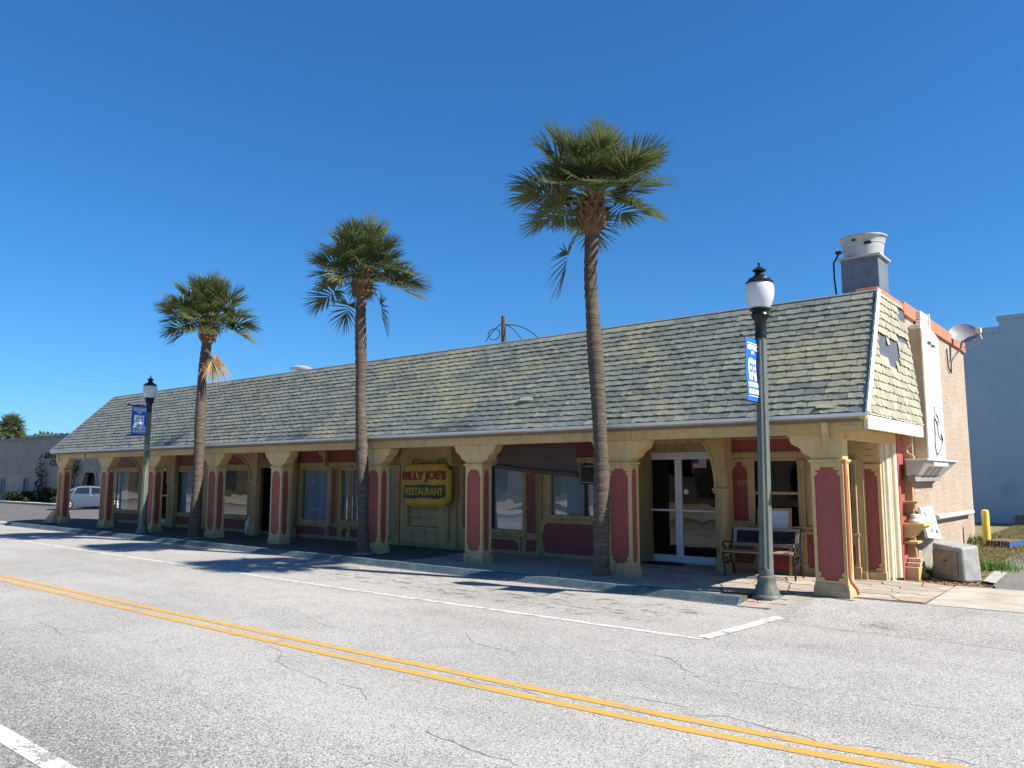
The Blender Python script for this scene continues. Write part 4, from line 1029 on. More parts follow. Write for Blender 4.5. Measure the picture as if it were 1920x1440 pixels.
def parea(rw):
    P, A, U, N, w, h, _, _w = rw
    q = [proj(P), proj(P + A * w), proj(P + A * w + U * EXPO), proj(P + U * EXPO)]
    if not (-50 < q[0][0] < 1970): return 0
    return abs(sum(q[i][0] * q[(i + 1) % 4][1] - q[(i + 1) % 4][0] * q[i][1] for i in range(4))) / 2
order = sorted(range(len(rows)), key=lambda i: -parea(rows[i]))
endl = [i for i in order if rows[i][7]]
own = set(order[:296])
um = []
for ui, (vs, fs) in enumerate(UNITS):
    for mt in ('shingle', 'weathered_shingle'):
        mb = MB(); mb.add(vs, fs); um.append(to_mesh('shingle', mb, mt, normals=False))
mass = {0: (MB(), []), 1: (MB(), [])}
for i, (P, A, U, N, w, h, ui, wall) in enumerate(rows):
    M = Matrix(((A.x * w, U.x * h, N.x, P.x), (A.y * w, U.y * h, N.y, P.y), (A.z * w, U.z * h, N.z, P.z), (0, 0, 0, 1)))
    if i in own or wall:
        o = bpy.data.objects.new('shingle', um[ui * 2 + wall]); COL.objects.link(o); rp = roof2 if wall else roof
        o.parent = rp; off = Vector(ROOT[rp.name]); M2 = Matrix.Translation(-off) @ M; o.matrix_local = M2
    else:
        mb, tl = mass[wall]; vs, fs = UNITS[ui]; mb.add([M @ Vector(v) for v in vs], fs); tl += [rr.random()] * len(vs)
mb, tl = mass[0]
o = part('shingle', mb, 'shingle_mass', roof, normals=False); o['kind'] = 'stuff'
at_ = o.data.attributes.new('tint', 'FLOAT', 'POINT'); at_.data.foreach_set('value', tl)
# lifted shingle on the front slope
for px, py in ((988, 752), (1553, 766)):
    f = .1; P = atY(px, py, 12.0)
    for k in range(30):
        P = atY(px, py, 11.88 + k * .05)
        if (P - Vector((0, EY, EZ))).dot(SN) < 0: break
    mb = MB(); A = Vector((1, 0, 0)); N2 = (SN + SU * .0).normalized()
    b0 = P - A * .16 + SN * .07 - SU * .03; b1 = P + A * .15 + SN * .03 - SU * .02; t0 = P - A * .17 + SU * .12 + SN * .012; t1 = P + A * .16 + SU * .12 + SN * .012
    mb.hexa([b0 - SN * .012, b1 - SN * .012, t1 - SN * .01, t0 - SN * .01, b0, b1, t1, t0]); part('loose_shingle', mb, 'shingle', roof)
# metal hip, ridge and end trims
def bar(a, b2, w, t, up): 
    a, b2, up = Vector(a), Vector(b2), Vector(up).normalized(); d = (b2 - a).normalized(); s = d.cross(up).normalized()
    mb = MB(); q = [a - s * w / 2, a + s * w / 2, a + s * w / 2 + up * t, a - s * w / 2 + up * t]; r = [p + (b2 - a) for p in q]
    mb.hexa(q + r); return mb
part('hip_trim', bar(quad[1] + Vector((0, 0, .0)) , quad[2], .055, .045, (1, -.7, .3)), 'white_metal')
part('hip_trim', bar(quad[0], quad[3], .09, .03, (-1, -.7, .5)), 'galvanised')
for a, b2 in ((XLT, -27), (-27, -23.4), (-23.4, -20), (-20, -16.2), (-16.2, -12.6), (-12.6, -9.1), (-9.1, -6), (-6, XRT)):
    z = RND.uniform(-.004, .006); mb = MB(); mb.box(a + .004, b2 + .003, RY - .014, RY + .1, RZ + .003 + z, RZ + .026 + z); part('ridge_trim', mb, 'white_metal')
# parapet coping along the end wall
mb = MB(); mb.box(RWX - .33, RWX + .05, TY1 + .25, BY - .3, 4.78, 5.02); part('parapet_coping', mb, 'coping_paint', bevel=.01)
mb = MB(); mb.box(RWX - .3, RWX + .045, RY + .1, TY1 + .24, 4.88, 4.97); part('parapet_coping', mb, 'coping_paint', bevel=.01)
mb = MB(); mb.box(RWX - .33, RWX + .05, BY - .295, BY + .04, 4.76, 5.0); part('parapet_coping', mb, 'coping_paint', bevel=.01)
mb = MB(); mb.box(RWX - .25, RWX - .02, RY + .32, 15.448, CEIL + .06, 4.87); part('side_wall', mb, 'pink_stucco')
mb = MB(); mb.box(RWX - .26, RWX - .002, 14.9, 15.448, -.1, CEIL + .05); mb = None
mb = MB(); mb.hexa([(RWX - .1, 15.5, .0), (RWX + .0, 15.5, .0), (RWX + .0, 15.56, .0), (RWX - .1, 15.56, .0)] + [(RWX - .1, 15.5, .1), (RWX + .0, 15.5, .1), (RWX + .0, 15.56, .1), (RWX - .1, 15.56, .1)])
# handrail pipe along the side wall
a, b2 = atX(1757, 970, RWX + .08), atX(1823, 960, RWX + .08)
mb = MB(); mb.tube([a, b2], .05, 10); part('side_rail', mb, 'white_paint', smooth=True)

# ------------------------------------------------------------------ things on the building
# hanging restaurant sign
SGY = 13.52
x0, x1, z0, z1 = rectY(751, 843, 870, 949, SGY); cx, cz = (x0 + x1) / 2, (z0 + z1) / 2; w, h = (x1 - x0) / 2, (z1 - z0) / 2
sg = thing('restaurant_sign', 'yellow hanging restaurant sign with red and green lettering in front of the boarded doorway', 'sign', (cx, SGY, z0))
def notched(w, h, n): return [(-w + n * 1.3, -h), (w - n * 1.3, -h), (w - n * 1.2, -h + n * .5), (w - n * .4, -h + n), (w, -h + n * 1.2), (w, h - n * 1.2), (w - n * .5, h - n), (w - n * 1.2, h - n * .45), (w - n * 1.3, h), (-w + n * 1.3, h), (-w + n * .8, h - n * .7), (-w + n * .2, h - n * 1.2), (-w + n * .25, h - n * 2.2), (-w, -h + n * 3.5), (-w, -h + n * 2.2), (-w + n * .7, -h + n * 1.2)]
mb = MB(); mb.plate([(cx + a, cz + b2) for a, b2 in notched(w, h, .12)], [], .10, faceY(SGY)); obj('sign_board', mb, 'sign_yellow', sg, bevel=.012)
mb = MB(); o_ = notched(w - .03, h - .03, .12); i_ = notched(w - .048, h - .048, .12); mb.plate([(cx + a, cz + b2) for a, b2 in o_], [[(cx + a, cz + b2) for a, b2 in i_]], .006, faceY(SGY - .008)); obj('sign_border', mb, 'sign_edge', sg)
def letters(txt, X, Y, Z, wd, ht, dp, bold, mat, parent, wob=0.0, space=1.0):
    vs, fs = text_mb(txt, wd, ht, dp, bold, space); mb = MB()
    mb.add([(X + a, Y - c, Z + b2 + wob * math.sin(a / wd * 6.5)) for a, b2, c in vs], fs); return obj('lettering', mb, mat, parent)
letters("BILLY JOE'S", cx - .02, SGY - .003, cz + h * .40, w * 1.78, h * .56, .014, .05, 'sign_red', sg, .008)
gp = [(-w * .86, -h * .62), (-w * .5, -h * .66), (0, -h * .60), (w * .5, -h * .66), (w * .84, -h * .56), (w * .84, h * .02), (w * .4, -h * .02), (0, h * .03), (-w * .4, -h * .02), (-w * .82, h * .0)]
mb = MB(); mb.plate([(cx + a, cz + b2) for a, b2 in gp], [], .012, faceY(SGY - .013)); obj('sign_plaque', mb, 'sign_green', sg)
letters('RESTAURANT', cx, SGY - .014, cz - h * .30, w * 1.52, h * .36, .010, .03, 'sign_yellow', sg)
mb = MB()
for s in (-.55, .5): mb.tube([(cx + w * s, SGY + .05, z1 - .02), (cx + w * s, SGY + .08, z1 + .1), (cx + w * s, WY - .13, z1 + .12)], .012, 6)
obj('hanging_bracket', mb, 'black_metal', sg)
# rolled bamboo shade hung askew behind the beam
sx0, sx1 = atY(933, 850, 12.25).x, atY(1081, 850, 12.25).x
zt = 2.5; zl, zr = atY(935, 873, 12.25).z, atY(1081, 889, 12.25).z
sh = thing('roll_shade', 'brown slatted roll shade hanging askew under the beam', 'shade', ((sx0 + sx1) / 2, 12.25, zr))
N = 16
for i in range(N):
    f0_, f1_ = i / N, (i + .93) / N
    mb = MB(); zz = lambda f, e: zt + ((zl if e == 0 else zr) - zt) * f
    yy = 12.25 + .006 * math.sin(i)
    mb.hexa([(sx0, yy, zz(f1_, 0)), (sx1, yy, zz(f1_, 1)), (sx1, yy + .008, zz(f1_, 1)), (sx0, yy + .008, zz(f1_, 0)), (sx0, yy, zz(f0_, 0)), (sx1, yy, zz(f0_, 1)), (sx1, yy + .008, zz(f0_, 1)), (sx0, yy + .008, zz(f0_, 0))])
    obj('slat', mb, 'brown_canvas', sh)
mb = MB(); mb.tube([(sx0 - .03, 12.25, zl - .01), ((sx0 + sx1) / 2, 12.25, (zl + zr) / 2 - .03), (sx1 + .03, 12.25, zr - .01)], .05, 10); obj('roll', mb, 'brown_canvas', sh, smooth=True)
mb = MB(); mb.tube([(sx0 + 1.2, 12.2, zr - .03), (sx0 + 1.22, 12.2, zr - .12)], .012, 6); mb.tube([(sx0 + .5, 12.235, zt), (sx0 + .5, 12.235, zl)], .006, 5); obj('cord', mb, 'pole_wood', sh)

# narrow illuminated wall sign on the side wall
SX = RWX + .24
y0, y1 = atX(1735, 740, SX).y, atX(1766, 740, SX).y
zz0, zz1 = atX(1750, 863, SX).z, atX(1750, 628, SX).z
ws = thing('wall_sign', 'tall narrow white box sign on the pink side wall with thin black line drawings', 'sign', (RWX, (y0 + y1) / 2, zz0))
mb = MB(); mb.box(RWX + .002, SX - .012, y0, y1, zz0, zz1); obj('sign_case', mb, 'rusty_white', ws, bevel=.01)
nf = 8; mb = MB(); prof = [(y0 + .015, zz0 + .01), (y1 - .015, zz0 + .01)] + [(y1 - .015 - (y1 - y0 - .03) * i / nf, zz1 - .02 + .09 * math.sin(math.pi * i / nf)) for i in range(nf + 1)]
mb.plate(prof, [], .013, faceX(SX)); obj('sign_face', mb, 'sign_white', ws)
mb = MB(); mb.box(RWX + .03, SX - .03, y0 + .1, y1 - .2, zz1 + .001, zz1 + .09); mb.box(RWX + .03, RWX + .13, y0 + .55, y1 - .28, zz1 + .091, zz1 + .25); mb.box(RWX + .03, RWX + .13, y0 + .55, y1 - .28, zz1 + .262, zz1 + .42); mb.box(RWX + .02, RWX + .16, y1 - .275, y1 - .22, zz1 + .092, zz1 + .45); obj('sign_cap', mb, 'white_paint', ws, bevel=.01)
ink = MB()
def stroke(pts, r): ink.tube([(SX + .002, y0 + (y1 - y0) * a, zz0 + (zz1 - zz0) * b2) for a, b2 in pts], r, 4)
stroke([(.40, .34), (.38, .30), (.40, .22), (.36, .12), (.40, .06), (.52, .05)], .018)
stroke([(.40, .34), (.50, .31), (.56, .27), (.62, .19), (.80, .16), (.72, .10), (.52, .05)], .014)
stroke([(.42, .36), (.44, .40), (.46, .42)], .014); stroke([(.46, .38), (.42, .41)], .010)
stroke([(.50, .36), (.62, .34), (.64, .31), (.60, .27)], .016); stroke([(.44, .31), (.60, .30)], .012); stroke([(.40, .22), (.50, .21)], .010)
stroke([(.74, .21), (.84, .17), (.80, .14)], .022); stroke([(.38, .12), (.50, .13)], .010)
for k in range(14):
    a = RND.uniform(.25, .75); b2 = .90 + RND.uniform(-.02, .02); stroke([(a, b2), (a + RND.uniform(-.14, .14), b2 + RND.uniform(-.02, .02))], .017)
for k in range(6):
    a = RND.uniform(.3, .75); b2 = -.02 + RND.uniform(.08, .10); stroke([(a, b2 - .03), (a + RND.uniform(-.1, .1), b2 - .03 + RND.uniform(-.012, .012))], .011)
obj('line_drawing', ink, 'grey_ink', ws)
# tapered hood below the sign
hy0, hy1 = atX(1733, 868, RWX + .3).y, atX(1790, 868, RWX + .3).y
hz1, hz0 = atX(1750, 864, RWX + .3).z, atX(1750, 892, RWX + .3).z
hd = thing('wall_hood', 'tapered metal hood fixed to the side wall under the white box sign', 'hood', (RWX, (hy0 + hy1) / 2, hz0))
mb = MB(); mb.hexa([(RWX + .002, hy0 + .02, hz0), (RWX + .16, hy0 + .1, hz0), (RWX + .16, hy1 - .5, hz0), (RWX + .002, hy1 - .5, hz0), (RWX + .002, hy0, hz1), (RWX + .34, hy0, hz1), (RWX + .34, hy1, hz1), (RWX + .002, hy1, hz1)]); obj('hood_body', mb, 'hood_paint', hd, bevel=.01)
mb = MB(); mb.box(RWX + .002, RWX + .36, hy0 - .02, hy1 + .03, hz1 + .001, hz1 + .025); obj('hood_lip', mb, 'white_metal', hd, bevel=.004)
mb = MB(); mb.box(RWX + .002, RWX + .14, hy0 + .05, hy1 - .55, hz0 - .1, hz0 - .002); obj('hood_base', mb, 'cabinet_dark', hd, bevel=.006)
mb = MB()
for i in range(3): mb.box(RWX + .345, RWX + .352, hy0 + .5 + i * .42, hy0 + .85 + i * .42, hz1 - .09, hz1 - .03)
obj('hood_slot', mb, 'white_metal', hd)
# satellite dish
P = atX(1806, 628, RWX + .25); ax = Vector((.30, -.80, .50)).normalized()
q = ax.to_track_quat('Z', 'Y').to_matrix().to_4x4()
dh = thing('satellite_dish', 'grey satellite dish on a bent arm at the back corner of the roof', 'satellite dish', (P.x, P.y, P.z))
pr = [(0, 0), (.1, .006), (.2, .024), (.3, .054), (.335, .068), (.34, .062), (.3, .046), (.2, .016), (.1, -.002), (0, -.008)]
mb = MB(); mb.lathe(pr, 30); mb.v = [tuple(P + (q @ Vector((v[0] * .86, v[1] * .78, v[2])))) for v in mb.v]; obj('dish', mb, 'dish_grey', dh, smooth=True)
foc = P + q @ Vector((.22, -.0, .34)); lowp = P + q @ Vector((.0, -.3, .05))
side_ = P + RGT * .27 + Vector((.1, -.2, .05))
mb = MB(); mb.tube([P + Vector((0, 0, -.28)), P + Vector((.12, -.05, -.30)), side_ + Vector((.05, 0, -.18)), side_], .016, 6); obj('feed_arm', mb, 'galvanised', dh)
mb = MB(); mb.box(side_.x - .05, side_.x + .05, side_.y - .1, side_.y + .06, side_.z - .05, side_.z + .06); obj('receiver', mb, 'panel_white', dh, bevel=.01)
mb = MB(); wp = Vector((RWX + .03, P.y - .3, P.z - .62)); mb.tube([P - ax * .03, P + Vector((-.05, -.1, -.3)), wp + Vector((.06, 0, .1)), wp], .022, 8); obj('mast', mb, 'galvanised', dh, smooth=True)
mb = MB(); mb.tube([wp, wp + Vector((0, -.05, -.25)), wp + Vector((0, -.35, -.15)), wp + Vector((.0, -.4, .25))], .014, 6); obj('cable', mb, 'dark_trim', dh)
# rooftop exhaust fan
FX0, FX1 = -4.50, -3.72; FYc = 15.35
bz = 4.55; q0 = atY(1622, 489, FYc).z; q1 = atY(1622, 447, FYc).z
fn = thing('exhaust_fan', 'round white rooftop exhaust fan on a square grey metal duct', 'exhaust fan', ((FX0 + FX1) / 2, FYc, bz))
fcx = atY(1620, 489, FYc).x; hw_ = .33
mb = MB(); mb.box(fcx - hw_, fcx + hw_, FYc - hw_, FYc + hw_, bz - .01, q0 - .02); obj('duct', mb, 'duct_metal', fn, bevel=.01)
mb = MB(); mb.box(fcx - hw_ - .05, fcx + hw_ + .05, FYc - hw_ - .05, FYc + hw_ + .05, q0 - .019, q0 + .025); obj('flange', mb, 'fan_metal', fn, bevel=.01)
hh = q1 - q0
mb = MB(); mb.lathe([(.33, .026), (.345, .1), (.36, hh * .62), (.37, hh * .64), (.37, hh * .68), (.385, hh * .82), (.40, hh * .92), (.425, hh * .94), (.425, hh * .99), (.38, hh * 1.02), (.2, hh * 1.05), (.19, hh * 1.1), (0, hh * 1.12)], 36, (fcx, FYc, q0)); obj('fan_drum', mb, 'fan_metal', fn, smooth=True)
mb = MB(); mb.box(fcx - .46, fcx - .36, FYc - .2, FYc - .1, q0 + hh * .4, q0 + hh * .52); mb.box(fcx + .12, fcx + .24, FYc - .42, FYc - .34, q0 + hh * .5, q0 + hh * .6); mb.box(fcx - .1, fcx - .03, FYc - .41, FYc - .36, q0 + hh * .72, q0 + hh * .8); obj('latch', mb, 'dark_trim', fn, bevel=.008)
mb = MB(); mb.tube([(fcx - .41, FYc - .15, q0 + hh * .4), (fcx - .5, FYc - .18, q0), (fcx - .5, FYc - .18, q0 - .3), (fcx - .42, FYc - .2, bz + .05)], .018, 6); obj('cable', mb, 'dark_trim', fn)
# small roof vent and a utility pole with wires far behind
P = atY(565, 692, 14.6)
vt = thing('roof_vent', 'low white roof vent just showing above the far ridge', 'roof vent', (P.x, 14.6, 4.55))
mb = MB(); mb.lathe([(.12, 4.55), (.12, P.z - .02), (.32, P.z - .02), (.34, P.z + .03), (.2, P.z + .08), (0, P.z + .09)], 20, (P.x, 14.6, 0)); obj('vent_cap', mb, 'fan_metal', vt, smooth=True)
P = atY(944, 593, 26)
up_ = thing('utility_pole', 'weathered wooden utility pole with looped wires behind the roof', 'utility pole', (P.x, 26, 0))
mb = MB(); mb.tube([(P.x, 26, 0), (P.x, 26, P.z)], [.16, .10], 10); obj('pole', mb, 'pole_wood', up_, smooth=True)
def sag(a, b2, s, n=10): 
    a, b2 = Vector(a), Vector(b2); return [a.lerp(b2, i / n) - Vector((0, 0, s * 4 * (i / n) * (1 - i / n))) for i in range(n + 1)]
for dx, z, s in ((-1, -.25, 0), (1.1, -.5, 0), (2.2, -1.2, 0)):
    mb = MB(); mb.tube(sag((P.x, 26, P.z - .2 - .1 * abs(dx)), atY(944 + 33 * dx, 640, 26.2), -.12 * abs(dx)), .022, 5); obj('wire', mb, 'silver_wire', up_)
mb = MB(); mb.tube([(P.x - .55 + .35 * math.cos(t), 26, P.z - .75 + .25 * math.sin(t)) for t in [i * .45 for i in range(15)]], .02, 5); obj('wire', mb, 'silver_wire', up_)

# ------------------------------------------------------------------ street lamps and banners
def lamp(x, y, z0, lean, label, sc=1.0):
    t = thing('street_lamp', label, 'street lamp', (x, y, z0 - .005), 0, 'street lamps along the kerb')
    mb = MB(); mb.lathe([(.205, 0), (.205, .03), (.19, .05), (.175, .055), (.165, .11), (.135, .19), (.125, .25), (.13, .265), (.13, .30), (.10, .31), (.10, .40), (.088, .41)], 24); obj('base', mb, 'pole_paint', t, local=True, smooth=True)
    mb = MB(); n = 32; prof = []
    for z, r in ((.41, .098), (3.70, .078)):
        for k in range(n):
            rr_ = r * (1.0 if k % 4 in (0, 1) else .90); a = 2 * math.pi * k / n; prof.append((rr_ * math.cos(a), rr_ * math.sin(a), z))
    mb.add(prof, [(k, (k + 1) % n, n + (k + 1) % n, n + k) for k in range(n)]); obj('fluted_pole', mb, 'pole_paint', t, local=True)
    mb = MB(); mb.lathe([(.082, 3.69), (.086, 3.75), (.078, 3.78), (.085, 3.95), (.125, 4.01), (.135, 4.03), (.12, 4.06), (.12, 4.09), (.15, 4.11), (.15, 4.13), (.13, 4.135)], 24); obj('fitter', mb, 'black_metal', t, local=True, smooth=True)
    mb = MB(); mb.lathe([(.135, 4.136), (.165, 4.19), (.195, 4.28), (.207, 4.36), (.205, 4.43), (.19, 4.49), (.18, 4.515)], 28); obj('globe', mb, 'frosted_globe', t, local=True, smooth=True)
    mb = MB(); mb.lathe([(.195, 4.50), (.20, 4.525), (.165, 4.55), (.155, 4.575), (.10, 4.60), (.065, 4.64), (.055, 4.67), (.095, 4.69), (.10, 4.705), (.06, 4.735), (.03, 4.755), (.012, 4.775), (.018, 4.80), (.012, 4.83), (0, 4.85)], 24); obj('finial_cap', mb, 'black_metal', t, local=True, smooth=True)
    t.rotation_euler = lean; t.scale = (sc,) * 3; return t
L1 = atZ(1437, 1124, .06); L2 = atZ(268, 1001, SW)
lamp(L1.x, L1.y + .03, .085, (0, R(.75), 0), 'near green street lamp with frosted globe, standing at the end of the kerb', 1.055)
lamp(L2.x, L2.y - .02, SW, (0, 0, 0), 'far street lamp with white globe, at the left end of the arcade')
def banner(x, y0, w, z0, z1, curl, label):
    t = thing('street_banner', label, 'banner', (x, y0, z0), 0, 'blue banners on the street lamps')
    def sx(u, v): return x + curl * math.sin(u * 2.6) * (.4 + .6 * (1 - v)) + .008 * math.sin(v * 9)
    nu, nv = 20, 14; mb = MB()
    for s in (0, 1):
        vs = [(sx(i / nu, j / nv) + (.003 if s == 0 else -.003), y0 - w * i / nu, z0 + (z1 - z0) * j / nv) for j in range(nv + 1) for i in range(nu + 1)]
        mb.add(vs, [(j * (nu + 1) + i, j * (nu + 1) + i + 1, (j + 1) * (nu + 1) + i + 1, (j + 1) * (nu + 1) + i) for j in range(nv) for i in range(nu)])
    obj('cloth', mb, 'banner_blue', t, smooth=True)
    H = z1 - z0
    def flat(u0, u1, v0, v1, mat, name, d=.010):       # u measured left to right as seen from the right
        mb = MB(); k = 12; vs = []
        for i in range(k + 1):
            u = 1 - (u0 + (u1 - u0) * i / k)
            for j in range(7): v = v0 + (v1 - v0) * j / 6; vs.append((sx(u, v) + d, y0 - w * u, z0 + H * v))
        mb.add(vs, [(7 * i + j, 7 * i + 7 + j, 7 * i + 8 + j, 7 * i + 1 + j) for i in range(k) for j in range(6)]); obj(name, mb, mat, t, normals=False)
    def txt(s, uc, vc, wd, ht, name='lettering'):
        vs, fs = text_mb(s, wd, ht, .002, .035); mb = MB()
        mb.add([(sx(1 - (uc + a), vc + b2) + .010 + c, y0 - w * (1 - (uc + a)), z0 + H * (vc + b2)) for a, b2, c in vs], fs); obj(name, mb, 'banner_white', t)
    flat(.08, .92, .905, .918, 'banner_white', 'printed_rule'); flat(.08, .92, .068, .080, 'banner_white', 'printed_rule')
    txt('HISTORIC', .5, .845, .84, .085); txt('DOWNTOWN', .5, .255, .86, .085); txt('MELBOURNE', .5, .148, .86, .085)
    flat(.38, .62, .735, .785, 'banner_white', 'printed_emblem'); flat(.44, .56, .745, .757, 'banner_blue', 'printed_emblem', .018)
    flat(.18, .82, .325, .66, 'banner_white', 'printed_house'); flat(.24, .5, .66, .675, 'banner_white', 'printed_house')
    for u, v in ((.27, .55), (.61, .55), (.27, .455), (.61, .455)): flat(u, u + .13, v, v + .045, 'banner_blue', 'printed_house', .018)
    flat(.47, .53, .45, .60, 'banner_blue', 'printed_house', .018); flat(.455, .545, .325, .40, 'banner_blue', 'printed_house', .018)
    for u in (.27, .35, .62, .70): flat(u, u + .025, .335, .40, 'banner_blue', 'printed_house', .018)
    for z in (z0 + .0, z1 - .0):
        mb = MB(); mb.tube([(x, y0 + .10, z), (x, y0 - w - .1, z)], .013, 8); mb.lathe([(0, -.02), (.02, -.012), (.026, 0), (.02, .014), (0, .02)], 10, (x, y0 - w - .12, z)); obj('arm', mb, 'black_metal', t)
banner(L1.x - .0, L1.y - .02, .45, atY(1430, 754, L1.y).z, atY(1430, 637, L1.y).z, .02, 'bright blue banner hung on the near street lamp, seen almost edge on')
banner(L2.x + .02, L2.y - .08, .46, 3.10, 4.01, -.04, 'dark blue curling banner hung on the far street lamp')

# ------------------------------------------------------------------ palms
def frond_mesh(elev, seed, pet, blade, mat='palm_leaf', lax=1.0, n=56, spread=132):
    r = random.Random(seed); mb = MB()
    el = R(elev); d = Vector((math.cos(el), 0, math.sin(el)))
    pts = []; p = Vector((.04, 0, 0)); dd = d.copy(); k = 7
    for i in range(k + 1):
        pts.append(p.copy()); dd = (dd + Vector((0, 0, -.035 * math.cos(el)))).normalized(); p = p + dd * pet / k
    mb.cur = 1; mb.tube(pts, [.022 - .012 * i / k for i in range(k + 1)], 5, False); mb.cur = 0
    hast = pts[-1]; side = Vector((0, 1, 0)); nrm = dd.cross(side).normalized()
    if nrm.z < 0: nrm = -nrm
    roll = r.uniform(-.6, .6); side, nrm = side * math.cos(roll) + nrm * math.sin(roll), nrm * math.cos(roll) - side * math.sin(roll)
    costa = []; p = hast.copy(); cd = dd.copy()
    for i in range(5): costa.append(p.copy()); cd = (cd - nrm * .10).normalized(); p = p + cd * .07
    for i in range(n):
        a = -R(spread) + R(2 * spread) * (i + r.uniform(.2, .8)) / n
        ca = math.cos(a * .5); ci = min(4, int(max(0, math.cos(a)) * 4.99)); base = costa[ci]
        dirv = (dd * math.cos(a) + side * math.sin(a) + nrm * (.28 * abs(math.sin(a)) + .05 * r.uniform(-1, 1)) - nrm * .12 * max(0, math.cos(a))).normalized()
        L = blade * (.62 + .38 * ca) * r.uniform(.86, 1.06)
        wd = dirv.cross(nrm).normalized(); mn = wd.cross(dirv).normalized()
        segs = 5; q = base.copy(); dv = dirv.copy(); rows_ = []
        brk = r.uniform(.5, .8); bend = r.uniform(.0, .10) * lax + (.26 if r.random() < .14 else 0)
        for s in range(segs + 1):
            f = s / segs; wdt = .0235 * (1 - f) ** .6 * (.6 + 1.5 * min(f, .3)) + .001
            rows_.append((q - wd * wdt + mn * wdt * .5, q.copy(), q + wd * wdt + mn * wdt * .5))
            if f >= brk - .2: dv = (dv + Vector((0, 0, -bend))).normalized()
            else: dv = (dv + Vector((0, 0, -.012 * lax))).normalized()
            q = q + dv * L / segs
        vs = [v for rw in rows_ for v in rw]
        mb.add(vs, [(3 * s + j, 3 * s + j + 1, 3 * s + 4 + j, 3 * s + 3 + j) for s in range(segs) for j in range(2)])
    return to_mesh('frond', mb, [mat, 'petiole'], normals=False)
ELEVS = [-40, -18, -4, 12, 28, 44, 58, 72, 84]
FR = {(e, s, k): frond_mesh(e, int(e * 7 + s * 131 + k), *((.60, .66), (.72, .74))[k]) for e in ELEVS for s in (0, 1) for k in (0, 1)}
HANG = [frond_mesh(-66, 900 + i, .62, .80, 'hanging_leaf', .9, 30) for i in range(2)]
HANG2 = [frond_mesh(-80, 930 + i, .35, .95, 'dead_leaf', 1.6, 16, 38) for i in range(2)]
def boot_mesh(seed):
    r = random.Random(seed); mb = MB(); h = r.uniform(.15, .22); w0, w1 = .05, .026
    mb.hexa([(.0, -w0, 0), (.035, -w0 * .8, 0), (.035, w0 * .8, 0), (0, w0, 0), (.05, -w1, h), (.075, -w1, h * .96), (.075, w1, h * .96), (.05, w1, h)])
    return to_mesh('leaf_boot', mb, 'boot_fibre')
BOOTS = [boot_mesh(i) for i in range(4)]
